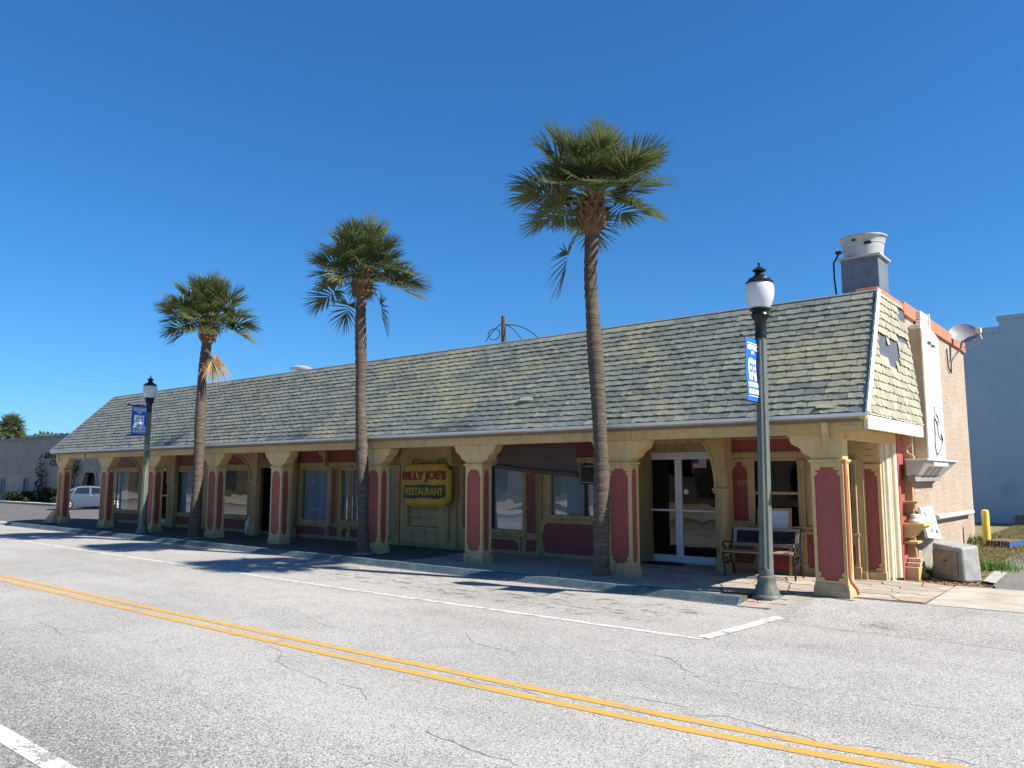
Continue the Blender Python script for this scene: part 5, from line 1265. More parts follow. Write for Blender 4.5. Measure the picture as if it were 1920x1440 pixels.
def palm(label, px, Y, r0, crown_px, seed, n_fr, rad, k_, hang=(), dead=(), extra=(), sc=1.0, hi=.9):
    """px: trunk centre line in the survey, bottom to top"""
    r = random.Random(seed)
    P = [atY(x, y, Y) for x, y in px]; P[0].z = SW - .02
    t = thing('palm_tree', label, 'palm tree', tuple(P[0]), 0, 'cabbage palms along the kerb')
    pts = []; 
    for i in range(len(P) - 1):
        p0, p1, p2, p3 = P[max(i - 1, 0)], P[i], P[i + 1], P[min(i + 2, len(P) - 1)]
        m_ = max(3, int((p2 - p1).length / .05))
        for j in range(m_):
            u = j / m_; pts.append(.5 * ((2 * p1) + (p2 - p0) * u + (2 * p0 - 5 * p1 + 4 * p2 - p3) * u * u + (3 * p1 - p0 - 3 * p2 + p3) * u ** 3))
    pts.append(P[-1]); n = len(pts)
    rads = []
    for i, p in enumerate(pts):
        f = i / (n - 1); flare = .05 * math.exp(-(p.z - SW) / .18)
        rads.append(r0 * (1 - .12 * f) + flare + .006 * math.sin(i * 1.9) + r.uniform(-.004, .004) + .012 * math.sin(p.z * 2.3 + seed))
    mb = MB(); mb.tube(pts, rads, 16); obj('trunk', mb, 'palm_bark', t, smooth=True)
    mb = MB(); mb.lathe([(r0 + .13, 0), (r0 + .10, .02), (r0 + .03, .05), (r0 * .5, .055)], 18, (P[0].x, P[0].y, SW)); obj('root_mound', mb, 'mortar', t)
    C = P[-1]; base = Vector(ROOT[t.name])
    # boot jacket
    mb = MB(); bh = rad[1]; mb.lathe([(r0 * .95, -bh), (r0 * 1.25, -bh * .82), (rad[0], -bh * .45), (rad[0] * .98, -bh * .15), (rad[0] * .7, .08), (.06, .2)], 18, tuple(C)); obj('boot_core', mb, 'boot_fibre', t, smooth=True)
    for ring in range(4):
        for q in range(9):
            o = bpy.data.objects.new('leaf_boot', BOOTS[(ring + q) % 4]); COL.objects.link(o); o.parent = t
            a = 2 * math.pi * (q + .5 * (ring % 2) + r.uniform(-.15, .15)) / 9; rr_ = rad[0] * (.88, .97, .95, .8)[ring] - .02
            o.location = C - base + Vector((math.cos(a) * rr_, math.sin(a) * rr_, -bh * .8 + bh * .27 * ring)); o.rotation_euler = (r.uniform(-.3, .3), r.uniform(-.1, .25), a)
    def put(me, az, z=0, rr_=.06, s=1.0, tilt=0):
        o = bpy.data.objects.new('frond', me); COL.objects.link(o); o.parent = t
        o.location = C - base + Vector((math.cos(az) * rr_, math.sin(az) * rr_, z)); o.rotation_euler = (0, 0, az); o.scale = (s, s, s); return o
    for i in range(n_fr):
        f = i / (n_fr - 1); e = 84 - 88 * f ** .95 + r.uniform(-7, 7)
        ee = min(ELEVS, key=lambda q: abs(q - e)); az = i * 2.39996 + r.uniform(-.3, .3)
        put(FR[(ee, i % 2, k_)], az, .10 + .14 * (1 - f) + r.uniform(-.02, .03), .05, sc * r.uniform(.88, 1.06) * (hi if e > 55 else 1.0))
    for az, z, s in hang:
        o = put(HANG[int(abs(az) * 10) % 2], az, z, rad[0] * .9, s)
    for az, z, s in dead:
        o = put(HANG2[int(abs(az) * 10) % 2], az, z, rad[0] * .95, s); o['label'] = 'dead hanging frond'
    for e, az, s in extra:
        ee = min(ELEVS, key=lambda q: abs(q - e)); put(FR[(ee, 0, 1)], az, -.05, .08, s)
    return t
VR = math.atan2(RGT.y, RGT.x)           # azimuth of picture-right
palm('tallest cabbage palm, with one green frond hanging on its left, beside the double glass doors', [(1127, 1086), (1128, 900), (1121, 740), (1112, 600), (1107, 520), (1110, 438), (1110, 388)], 11.58, .140, None, 5, 50, (.215, .52), 1, sc=.93, hi=.80,
     hang=[(VR + math.pi + .15, -.38, .92)])
palm('middle cabbage palm, with hanging fronds on both sides, left of the yellow sign', [(681, 1040), (680, 900), (676, 760), (677, 690), (676, 600), (678, 560), (680, 522)], 11.72, .135, None, 9, 50, (.205, .42), 0, sc=.86, hi=1.0,
     hang=[(VR + .1, -.12, .85), (VR + math.pi - .4, -.2, .72)], extra=[(-22, VR + math.pi, .85), (12, VR + .1, .95), (-5, VR - .2, .95)])
palm('shortest cabbage palm, with a dead brown frond hanging down its trunk, by the far lamp', [(363, 1009), (370, 920), (376, 780), (380, 700), (387, 650), (389, 632), (390, 612)], 11.55, .150, None, 13, 48, (.215, .50), 0, sc=.96, hi=.92,
     dead=[(VR - .35, -.2, 1.0), (VR - .9, -.35, .85)])

# ------------------------------------------------------------------ bench, menu board, mat
BA = R(6)
bc = atZ(1432, 1082, SW)
bn = thing('park_bench', 'black cast iron bench with wooden slats outside the right hand window', 'bench', (-5.45, 13.50, SW), BA)
BLh = .60
def bench_end(s):
    mb = MB(); x = s * BLh
    mb.tube([(x, -.24, 0), (x, -.22, .12), (x, -.25, .25), (x, -.30, .37), (x, -.28, .42)], [.016, .018, .02, .02, .018], 7)
    mb.tube([(x, .30, 0), (x, .25, .14), (x, .17, .28), (x, .16, .40), (x, .22, .60), (x, .29, .82)], [.018, .018, .02, .02, .017, .014], 7)
    mb.tube([(x, -.28, .40), (x, -.05, .40), (x, .17, .38)], .02, 7)
    mb.tube([(x, .20, .55), (x, .02, .585), (x, -.18, .60), (x, -.27, .60), (x, -.31, .56), (x, -.28, .52), (x, -.24, .54)], .016, 7)
    mb.tube([(x, -.22, .41), (x, -.24, .47), (x, -.18, .51), (x, -.10, .48), (x, -.12, .43)], .013, 6)
    mb.tube([(x, -.02, .41), (x, .03, .49), (x, .10, .52), (x, .15, .46)], .013, 6)
    mb.tube([(x, -.24, .26), (x, -.14, .22), (x, -.07, .27), (x, -.12, .33), (x, -.2, .31)], .013, 6)
    mb.tube([(x, .18, .27), (x, .08, .22), (x, .01, .27), (x, .05, .34), (x, .13, .33)], .013, 6)
    mb.tube([(x, -.07, .25), (x, -.03, .19), (x, .01, .25)], .012, 6)
    return mb
for s in (-1, 1): obj('bench_end', bench_end(s), 'cast_iron', bn, local=True, smooth=True)
for y in (-.27, -.15, -.03, .09): 
    mb = MB(); mb.box(-BLh + .02, BLh - .02, y - .045, y + .045, .425, .447); obj('seat_slat', mb, 'wood_slat', bn, local=True, bevel=.004)
def back_slat(z, w=.03):
    y = .16 + (z - .42) * .3; mb = MB(); mb.box(-BLh + .02, BLh - .02, y - .035, y - .012, z - w, z + w); return mb
for z in (.535, .80): obj('back_slat', back_slat(z), 'wood_slat', bn, local=True, bevel=.004)
for s in (-1, 1):
    mb = MB(); x = s * (BLh - .06); mb.hexa([(x - .03, .165, .566), (x + .03, .165, .566), (x + .03, .188, .566), (x - .03, .188, .566), (x - .03, .225, .769), (x + .03, .225, .769), (x + .03, .248, .769), (x - .03, .248, .769)]); obj('back_stile', mb, 'wood_slat', bn, local=True)
mb = MB()    # cast panel: rows of open scrolls inside a thin frame
def by(z): return .165 + (z - .55) * .28
for i in range(10):
    for j in range(2):
        cx_ = -BLh + .155 + i * .099; cz_ = .617 + j * .10
        mb.tube([(cx_ + (.046 - .0018 * k) * math.cos(k * .55 + i), by(cz_) + .012, cz_ + (.046 - .0018 * k) * math.sin(k * .55 + i)) for k in range(18)], .0085, 5)
for z in (.568, .667, .767): mb.tube([(-BLh + .1, by(z) + .012, z), (BLh - .1, by(z) + .012, z)], .008, 5)
mb.hexa([(-BLh + .09, by(.57) + .022, .57), (BLh - .09, by(.57) + .022, .57), (BLh - .09, by(.57) + .026, .57), (-BLh + .09, by(.57) + .026, .57), (-BLh + .09, by(.766) + .022, .766), (BLh - .09, by(.766) + .022, .766), (BLh - .09, by(.766) + .026, .766), (-BLh + .09, by(.766) + .026, .766)])
obj('cast_panel', mb, 'cast_iron', bn, local=True)
# framed board standing behind the bench
x0, x1, z0, z1 = rectY(1422, 1485, 952, 1080, 14.05); z0 = SW
mbd = thing('menu_board', 'wood framed white menu board with a red lower panel, standing behind the bench', 'menu board', ((x0 + x1) / 2, 14.05, SW))
def lean_(z): return 13.98 + (z - SW) * .07
def lbox(xa, xb, za, zb, d0, d1):
    m2 = MB(); m2.hexa([(xa, lean_(za) + d0, za), (xb, lean_(za) + d0, za), (xb, lean_(za) + d1, za), (xa, lean_(za) + d1, za), (xa, lean_(zb) + d0, zb), (xb, lean_(zb) + d0, zb), (xb, lean_(zb) + d1, zb), (xa, lean_(zb) + d1, zb)]); return m2
obj('frame_post', lbox(x0, x0 + .045, SW, z1, 0, .04), 'frame_wood', mbd, bevel=.003); obj('frame_post', lbox(x1 - .045, x1, SW, z1, 0, .04), 'frame_wood', mbd, bevel=.003)
obj('frame_rail', lbox(x0 + .046, x1 - .046, z1 - .05, z1 - .005, .002, .038), 'frame_wood', mbd); obj('frame_rail', lbox(x0 + .046, x1 - .046, z1 - .50, z1 - .46, .002, .038), 'frame_wood', mbd)
obj('writing_panel', lbox(x0 + .046, x1 - .046, z1 - .459, z1 - .051, .012, .022), 'whiteboard', mbd); obj('red_panel', lbox(x0 + .046, x1 - .046, SW + .08, z1 - .501, .012, .022), 'deep_red', mbd)
wr = MB()
for i in range(5):
    z = z1 - .14 - i * .06; xx = x0 + .12 + RND.uniform(0, .08)
    while xx < x1 - .14:
        l = RND.uniform(.02, .06); wr.tube([(xx, lean_(z) + .010, z), (xx + l, lean_(z) + .010, z + RND.uniform(-.008, .008))], .003, 4); xx += l + RND.uniform(.015, .05)
obj('handwriting', wr, 'grey_ink', mbd)
mt = thing('door_mat', 'dark oval mat in front of the double glass doors', 'mat', (atZ(1243, 1056, SW + .01).x, atZ(1243, 1056, SW + .01).y, SW + .002))
mb = MB(); mb.lathe([(1, .0), (1, .014), (.93, .018), (0, .018)], 32); mb.v = [(v[0] * .48, v[1] * .27, v[2]) for v in mb.v]; obj('mat_pad', mb, 'rubber', mt, local=True, smooth=True)
# white jug by the dark doorway
P = atZ(467, 1001, SW)
jg = thing('plastic_jug', 'pale plastic jug standing by the dark blue doorway', 'jug', (P.x, P.y, SW))
mb = MB(); mb.lathe([(.12, .005), (.125, .03), (.125, .30), (.10, .40), (.05, .46), (.04, .50), (.045, .505), (.045, .54), (0, .545)], 18); obj('jug_body', mb, 'jug_plastic', jg, local=True, smooth=True)
# closed doors in the dark openings
mb = MB(); mb.box(navy[0], navy[1], WY + .5, WY + .55, SW - .01, 2.14); part('navy_door', mb, 'navy_door')
mb = MB(); mb.box(navy[0] - .05, navy[0], WY + .161, WY + .6, SW - .01, 2.2); mb.box(navy[1], navy[1] + .05, WY + .161, WY + .6, SW - .01, 2.2); mb.box(navy[0], navy[1], WY + .161, WY + .6, 2.121, 2.2); part('door_reveal', mb, 'navy_door')
gd = bpy.data.objects.new('glass_door', None); COL.objects.link(gd); gd.parent = BLD; o = ROOT[BLD.name]; gd.location = (gdoor[0] - o[0], WY - o[1], 0); ROOT[gd.name] = (gdoor[0], WY, SW)
mb = MB(); mb.plate(rect(gdoor[0], gdoor[1], SW - .008, 2.19), [rect(gdoor[0] + .13, gdoor[1] - .09, SW + .22, 2.05)], .05, faceY(WY + .08)); obj('door_leaf', mb, 'white_metal', gd, bevel=.004)
mb = MB(); mb.box(gdoor[0] + .12, gdoor[1] - .08, WY + .1, WY + .107, SW + .2, 2.06); obj('pane', mb, 'door_glass', gd)
mb = MB(); mb.box(gdoor[0] + .05, gdoor[1] - .05, WY + .03, WY + .05, 1.15, 1.19); mb.box(gdoor[0] + .06, gdoor[0] + .09, WY + .05, WY + .082, 1.155, 1.185); mb.box(gdoor[1] - .09, gdoor[1] - .06, WY + .05, WY + .082, 1.155, 1.185); obj('push_bar', mb, 'white_metal', gd)

# ------------------------------------------------------------------ clutter on the right
# grey metal cabinet, tipped slightly
a = atZ(1748, 1078, .16); b2 = atZ(1808, 1088, .16); c = atZ(1829, 1060, .2)
ang = math.atan2(b2.y - a.y, b2.x - a.x); wid = (b2 - a).length; dep = .34
cb = thing('metal_cabinet', 'scuffed grey metal cabinet lying outdoors by the side wall', 'cabinet', ((a.x + b2.x) / 2, (a.y + b2.y) / 2, gz(a.y) - .01), ang)
ch = .60; cw = wid / 2
mb = MB(); mb.hexa([(-cw, 0, 0), (cw, 0, 0), (cw + .02, dep, .0), (-cw - .02, dep, .0), (-cw + .03, 0, ch), (cw - .02, 0, ch - .05), (cw - .02, dep, ch), (-cw + .03, dep, ch + .03)]); obj('cabinet_body', mb, 'cabinet_grey', cb, local=True, bevel=.035)
mb = MB(); mb.box(-cw + .07, cw - .1, -.035, -.001, .07, ch - .12); obj('cabinet_door', mb, 'cabinet_dark', cb, local=True, bevel=.008)
mb = MB(); mb.box(-.02, .03, -.05, -.036, ch * .52, ch * .56); obj('cabinet_latch', mb, 'black_metal', cb, local=True)
mb = MB()
for i in range(14): mb.box(cw - .085, cw - .065, -.014, -.001, .08 + i * .033, .098 + i * .033)
obj('hinge', mb, 'galvanised', cb, local=True)
# leaning letter board
ls_b = atX(1762, 1012, RWX + .34); 
tl_, tr_ = atX(1725, 951, RWX + .12), atX(1748, 949, RWX + .12); bl_, br_ = atX(1741, 1008, RWX + .22), atX(1766, 1012, RWX + .22)
lb = thing('letter_board', 'white board with dark capital letters leaning on the pink side wall', 'sign', (bl_.x, (bl_.y + br_.y) / 2, bl_.z))
nl = (tr_ - tl_).cross(bl_ - tl_).normalized()
if nl.x < 0: nl = -nl
mb = MB(); mb.hexa([bl_ - nl * .05, br_ - nl * .05, tr_ - nl * .05, tl_ - nl * .05, bl_, br_, tr_, tl_]); obj('board', mb, 'sign_white', lb, bevel=.004)
for s, u, v in (('L', .27, .80), ('E', .70, .80), ('E', .55, .55), ('D', .42, .27), ('B', .78, .27)):
    vs, fs = text_mb(s, .2, .13, 1, .04); mb = MB(); 
    mb.add([bl_ + (br_ - bl_) * (u + a_) + (tl_ - bl_) * (v + b_) + nl * (.002 + .004 * c_) for a_, b_, c_ in vs], fs); obj('lettering', mb, 'sign_ink', lb)
# off-white panel leaning in the corner
tl_, tr_ = atY(1713, 1003, 15.75), atY(1752, 1000, 15.85); bl_, br_ = atY(1722, 1062, 15.62), atY(1745, 1068, 15.70)
lp = thing('leaning_panel', 'off white sheet panel leaning between the shelf and the grey cabinet', 'panel', (bl_.x, bl_.y, gz(bl_.y)))
nl = (tr_ - tl_).cross(bl_ - tl_).normalized()
if nl.y > 0: nl = -nl
mb = MB(); mb.hexa([bl_ - nl * .03, br_ - nl * .03, tr_ - nl * .03, tl_ - nl * .03, bl_, br_, tr_, tl_]); obj('sheet', mb, 'panel_white', lp, bevel=.003)
mid = (tl_ + br_) / 2; mb = MB(); mb.lathe([(.012, 0), (.012, .006), (0, .008)], 10); qm = nl.to_track_quat('Z', 'Y').to_matrix(); mb.v = [tuple(mid + qm @ Vector(v)) for v in mb.v]; obj('bolt', mb, 'black_metal', lp)
# bricks on the little plinth and pale pots on the shelf
for i, (y, z, a_) in enumerate(((15.0, .335, .1), (15.22, .335, -.2), (15.1, .402, .05))):
    bk = thing('loose_brick', ['pale brick at the front of the little stack by the shelf', 'pale brick at the back of the little stack by the shelf', 'top brick of the little stack by the shelf'][i], 'brick', (RWX + .02, y, z), a_, 'bricks stacked by the side shelf')
    mb = MB(); mb.box(-.10, .10, -.09, .09, 0, .062); obj('brick_body', mb, 'brick_red', bk, local=True, bevel=.006)
pt = thing('folded_cloth', 'white folded cloth bundle lying on the side shelf', 'cloth', (RWX + .08, 15.05, 1.072))
mb = MB(); mb.lathe([(.02, 0), (.12, .0), (.135, .03), (.12, .06), (.085, .075), (.095, .10), (.08, .135), (.02, .15), (0, .15)], 14); mb.v = [(v[0] * .9 + .01 * math.sin(v[1] * 40), v[1] * 1.2, v[2]) for v in mb.v]; obj('cloth_bundle', mb, 'white_paint', pt, local=True, smooth=True)
# bollard
P = atZ(1851, 1020, .42)
bo = thing('bollard', 'yellow painted steel bollard on the grass near the blue wall', 'bollard', (P.x, P.y, gz(P.y) - .02))
hz = atY(1849, 957, P.y).z - gz(P.y)
mb = MB(); mb.lathe([(.075, 0), (.075, hz - .02), (.066, hz + .02), (.04, hz + .035), (0, hz + .04)], 18); obj('post', mb, 'bollard_yellow', bo, local=True, smooth=True)
# pallet
P = atZ(1884, 1022, .42)
pl = thing('pallet', 'blue wooden pallet lying on the grass beside the yellow bollard', 'pallet', (P.x, P.y, gz(P.y) - .01), R(-12)); pl.scale = (.40, .9, 1)
for x in (-.5, 0, .5):
    mb = MB(); mb.box(x - .05, x + .05, -.4, .4, .02, .11); obj('bearer', mb, 'pallet_blue' if x > 0 else 'pole_wood', pl, local=True)
for i in range(5):
    y = -.36 + i * .18; mb = MB(); mb.box(-.56, .56, y - .06, y + .06, .111, .132); obj('deck_board', mb, 'pallet_board', pl, local=True)
for y in (-.34, .34):
    mb = MB(); mb.box(-.56, .56, y - .05, y + .05, 0, .019); obj('bottom_board', mb, 'pallet_board', pl, local=True)
# grass, weeds and dead leaves
def blades(n, gen, hmin, hmax, wd, mat, name, seed):
    r = random.Random(seed); mb = MB()
    for _ in range(n):
        x, y = gen(r); z = gz(y) - .02 if y > 14.45 else SW - .01; a = r.uniform(0, 6.28); h = r.uniform(hmin, hmax); l = r.uniform(.2, .9) * h
        dx, dy = math.cos(a), math.sin(a); px_, py_ = -dy * wd, dx * wd
        mb.add([(x - px_, y - py_, z), (x + px_, y + py_, z), (x + dx * l * .4 + px_ * .6, y + dy * l * .4 + py_ * .6, z + h * .6), (x + dx * l * .4 - px_ * .6, y + dy * l * .4 - py_ * .6, z + h * .6), (x + dx * l, y + dy * l, z + h)], [(0, 1, 2, 3), (3, 2, 4)])
    o = obj(name, mb, mat, normals=False); return tag(o, None, None, None, 'stuff')
def on_lawn(r):
    while True:
        x, y = r.uniform(-3.3, 3.5), r.uniform(17.2, 28)
        px_, py_, _ = proj((x, y, gz(y)))
        if px_ < 1960 and (py_ < 1058 or px_ < 1850): return x, y
g = blades(26000, on_lawn, .02, .08, .006, 'grass_blade', 'grass', 1); tag(g, 'short dry grass on the vacant lot', 'grass')
def near_cab(c, s): return lambda r: (r.gauss(c[0], s[0]), r.gauss(c[1], s[1]))
cA = atZ(1744, 1078, .13); cB = atZ(1860, 1062, .25); cC = atZ(1705, 1082, .13); cD = atZ(1840, 1018, .4)
w1 = blades(500, near_cab(cA, (.12, .08)), .06, .24, .006, 'weed_blade', 'weeds', 2); tag(w1, 'tuft of green weeds in front of the grey cabinet', 'weeds')
w2 = blades(450, near_cab(cB, (.22, .15)), .05, .2, .014, 'weed_blade', 'weeds', 3); tag(w2, 'clump of bright green weeds right of the grey cabinet', 'weeds')
w3 = blades(350, near_cab(cC, (.12, .10)), .03, .12, .01, 'weed_blade', 'weeds', 4); tag(w3, 'low weeds at the foot of the fluted corner pilaster', 'weeds')
w4 = blades(280, near_cab(cD, (.3, .25)), .05, .22, .012, 'weed_blade', 'weeds', 5); tag(w4, 'weeds growing around the yellow bollard', 'weeds')
r = random.Random(8); mb = MB()
for _ in range(4200):
    if r.random() < .45: x, y = r.uniform(-3.35, -2.2), r.uniform(14.6, 17.4)
    else: x, y = on_lawn(r)
    z = gz(y) - .012 if y > 14.5 else SW; a = r.uniform(0, 6.28); l = r.uniform(.02, .05); w = l * .45; t = r.uniform(-.015, .02)
    mb.add([(x + math.cos(a) * l, y + math.sin(a) * l, z + .006 + t), (x - math.sin(a) * w, y + math.cos(a) * w, z + .014), (x - math.cos(a) * l, y - math.sin(a) * l, z + .008 - t * .5), (x + math.sin(a) * w, y - math.cos(a) * w, z + .004)], [(0, 1, 2, 3)])
o = obj('leaf_litter', mb, 'dead_leaf', normals=False); tag(o, 'dead brown leaves scattered by the side wall and over the grass', 'leaf litter', None, 'stuff')
# dirt and leaves caught along the kerb
r = random.Random(21); mb = MB()
for _ in range(900):
    x = r.uniform(-32, -5); y = KY - abs(r.gauss(0, .05)) - .004; a = r.uniform(0, 6.28); l = r.uniform(.006, .022)
    mb.add([(x + math.cos(a) * l, y + math.sin(a) * l, .008), (x - math.sin(a) * l * .5, y + math.cos(a) * l * .5, .012), (x - math.cos(a) * l, y - math.sin(a) * l, .007), (x + math.sin(a) * l * .5, y - math.cos(a) * l * .5, .005)], [(0, 1, 2, 3)])
o = obj('gutter_litter', mb, 'dead_leaf', normals=False); tag(o, 'dry leaf scraps and grit caught along the foot of the kerb', 'litter', None, 'stuff')
# small clump of dead grass on the road
P = atZ(1655, 1180, 0)
r = random.Random(4); mb = MB()
for _ in range(160):
    x, y = r.gauss(P.x, .11), r.gauss(P.y, .05); a = r.uniform(0, 6.28); l = r.uniform(.03, .08); z = r.uniform(.003, .02) + .05
    mb.add([(x, y, z), (x + math.cos(a) * l, y + math.sin(a) * l, z + .01), (x + math.cos(a) * l + .004, y + math.sin(a) * l + .006, z + .008)], [(0, 1, 2)])
o = obj('straw_clump', mb, 'dry_leaf', normals=False); tag(o, 'small clump of dry straw on the asphalt near the corner', 'straw', None, 'stuff')

# ------------------------------------------------------------------ blue building behind on the right
BWY = 28.2
k1 = atY(1872, 602, BWY).x
bb = thing('blue_building', 'large windowless pale blue building with a stepped parapet behind the vacant lot', 'building', (2, BWY, .4))
z_lo, z_hi = 6.42, 6.74
mb = MB(); mb.box(-14, 16, BWY, BWY + 12, -.2, z_lo - .1); obj('wall', mb, 'blue_wall', bb)
mb = MB(); mb.box(-14, k1, BWY - .05, BWY + 12.05, z_lo - .099, z_lo + .08); obj('parapet_cap', mb, 'blue_wall', bb, bevel=.01)
mb = MB(); mb.box(k1 + .001, 16, BWY + .001, BWY + 12, z_lo - .099, z_hi - .05); obj('parapet', mb, 'blue_wall', bb)
mb = MB(); mb.box(k1 - .05, 16.1, BWY - .05, BWY + 12.05, z_hi - .049, z_hi + .1); obj('parapet_cap', mb, 'blue_wall', bb, bevel=.01)
mb = MB(); v = rectY(1905, 1935, 966, 986, BWY); mb.box(v[0], v[1] + .4, BWY - .12, BWY - .003, v[2], v[3]); obj('meter_box', mb, 'cabinet_dark', bb)

# ------------------------------------------------------------------ far left: building across the side street, hedges, trees, car
LBY = 21.6
lbd = thing('chamber_building', 'low brown building with dark lettering and an arched entry across the side street', 'building', (-62, LBY, 0))
zt = atY(60, 825, LBY).z; zm = atY(60, 887, LBY).z
arch_c = atY(169, 900, LBY); aw = (atY(185, 900, LBY).x - atY(154, 900, LBY).x) / 2; az1 = atY(170, 872, LBY).z
ah = [(arch_c.x - aw, .05), (arch_c.x + aw, .05)] + [(arch_c.x + aw * math.cos(t), az1 - aw * 1.25 + aw * 1.25 * math.sin(t)) for t in [i * math.pi / 14 for i in range(15)]]
ah = [(p[0], max(p[1], .05)) for p in ah]
wins = [rectY(2, 10, 897, 928, LBY), rectY(45, 53, 897, 922, LBY)]
mb = MB(); mb.plate(rect(-95, -42, 0, zm), [ah] + [rect(*v) for v in wins], .3, faceY(LBY)); obj('lower_wall', mb, 'lower_wall', lbd)
mb = MB(); mb.plate(ah, [[(arch_c.x + (p[0] - arch_c.x) * .9, .05 if p[1] <= .06 else p[1] - .18) for p in ah]], .08, faceY(LBY - .082)); obj('arch_trim', mb, 'lower_wall', lbd)
mb = MB(); mb.box(-95, -42, LBY - .06, LBY + .35, zm + .001, zt); obj('upper_wall', mb, 'upper_wall', lbd)
mb = MB(); mb.box(-95.2, -41.8, LBY - .15, LBY + 14, zt + .001, zt + .22); obj('roof', mb, 'far_roof', lbd)
mb = MB(); mb.box(-95, -42, LBY + .8, LBY + 13.8, 0, zt - .002); obj('back_wall', mb, 'upper_wall', lbd)
for v in wins:
    w = bpy.data.objects.new('window', None); COL.objects.link(w); w.parent = lbd; ROOT[w.name] = (0, 0, 0); o = ROOT[lbd.name]; w.location = (-o[0], -o[1], -o[2])
    mb = MB(); mb.plate(rect(v[0] - .12, v[1] + .12, v[2] - .12, v[3] + .12), [rect(*v)], .1, faceY(LBY - .06)); obj('frame', mb, 'lower_wall', w)
    mb = MB(); mb.box(v[0], v[1], LBY + .1, LBY + .12, v[2], v[3]); obj('pane', mb, 'dark_pane', w)
    mb = MB(); mb.box(v[0], v[0] + .45, LBY + .03, LBY + .06, v[2], v[3]); obj('sash', mb, 'far_roof', w)
for s, xa, xb, ya, yb in (('MELBOURNE', 84, 146, 848, 859), ('CHAMBER', 94, 140, 862, 874)):
    v = rectY(xa, xb, ya, yb, LBY - .1); vs, fs = text_mb(s, v[1] - v[0], v[3] - v[2], .06, .02); mb = MB()
    mb.add([((v[0] + v[1]) / 2 + a_, LBY - .065 - c_, (v[2] + v[3]) / 2 + b_) for a_, b_, c_ in vs], fs); obj('lettering', mb, 'sign_ink', lbd)
struct('far_pavement', (lambda m_: m_.box(-130, -42, 19.7, LBY - .01, -.02, .14))(MB()), 'concrete')
def leafy(name, label, cat, cx_, cy_, cz_, rx, ry, rz, n, size, mat, group=None, trunk=None, seed=0, lumps=7):
    r = random.Random(seed); t = thing(name, label, cat, (cx_, cy_, 0.1), 0, group); mb = MB()
    cl = [(r.uniform(-.65, .65) * rx, r.uniform(-.6, .6) * ry, r.uniform(-.5, .6) * rz, r.uniform(.35, .6)) for _ in range(lumps)]
    for _ in range(n):
        lx, ly, lz, lr = r.choice(cl); th_ = r.uniform(0, 6.28); u = r.uniform(-1, 1); q = math.sqrt(1 - u * u); rad_ = r.random() ** .4
        p = Vector((cx_ + lx + q * math.cos(th_) * rx * lr * rad_, cy_ + ly + q * math.sin(th_) * ry * lr * rad_, max(.05, cz_ + lz + u * rz * lr * rad_)))
        a = Vector((r.uniform(-1, 1), r.uniform(-1, 1), r.uniform(-1, 1))).normalized(); b_ = a.cross(Vector((r.uniform(-1, 1), r.uniform(-1, 1), r.uniform(-1, 1)))).normalized(); s = size * r.uniform(.5, 1.2)
        mb.add([p - a * s, p + b_ * s * .5, p + a * s, p - b_ * s * .5], [(0, 1, 2, 3)])
    obj('crown', mb, mat, t, normals=False)
    m2 = MB()
    if trunk: m2.tube([(cx_, cy_, 0), (cx_, cy_, cz_ - rz * .3)], [trunk, trunk * .6], 8)
    else:
        for k in range(4): m2.tube([(cx_ + r.uniform(-.5, .5) * rx, cy_ + r.uniform(-.3, .3) * ry, .05), (cx_ + r.uniform(-.6, .6) * rx, cy_, cz_)], .03, 5)
    obj('trunk' if trunk else 'stem', m2, 'pole_wood', t); return t
hg = 'dark shrubs in front of the brown building'
for i, (px_, w_, h_, lab) in enumerate(((22, 3.2, 1.0, 'low dark clipped shrub at the far left by the picture edge'), (45, 2.4, 1.1, 'low dark shrub below the small window of the brown building'), (70, 1.4, .7, 'smallest low shrub before the gap in the hedge'), (90, 2.6, 1.6, 'taller dark shrub left of the end column'), (124, 1.6, 1.5, 'dark shrub behind the silver car bonnet'))):
    P = atY(px_, 930, 20.9); leafy('shrub', lab, 'shrub', P.x, 20.9, h_ * .38, w_ * .6, .8, h_ * .40, 1300, .12, 'hedge_leaf', hg, None, 40 + i)
P = atY(75, 905, 21.2); leafy('climbing_plant', 'thin straggly plant climbing the wall left of the lettering', 'plant', P.x, 21.25, 1.9, 1.0, .25, 1.5, 260, .10, 'hedge_leaf', None, None, 60)
P = atY(133, 905, 21.2); leafy('climbing_plant', 'thin straggly plant climbing the wall beside the arched entry', 'plant', P.x, 21.25, 2.2, 1.1, .25, 1.3, 160, .10, 'hedge_leaf', None, None, 61)
P = atY(180, 968, 13.5)
leafy('small_plant', 'small spiky plant growing beside the second column from the left', 'plant', atZ(176, 972, .1).x, atZ(176, 972, .1).y + .6, .35, .5, .3, .4, 160, .14, 'hedge_leaf', None, None, 62)
bgrp = 'trees behind the brown building'
for i, (px_, py_, w_, lab) in enumerate(((62, 822, 5, 'rounded green treetop left of centre above the brown roof'), (84, 820, 5, 'bright green treetop above the middle of the brown roof'), (118, 814, 6, 'pale loose treetop next to the end of the shingle roof'), (12, 824, 5, 'dark treetop under the distant palm'))):
    P = atY(px_, py_, 46); leafy('tree', lab, 'tree', P.x, 46, P.z - 1.25, w_ * .7, 3, 1.9, 1300, .32, 'tree_leaf' if i != 3 else 'hedge_leaf', bgrp, .3, 80 + i)
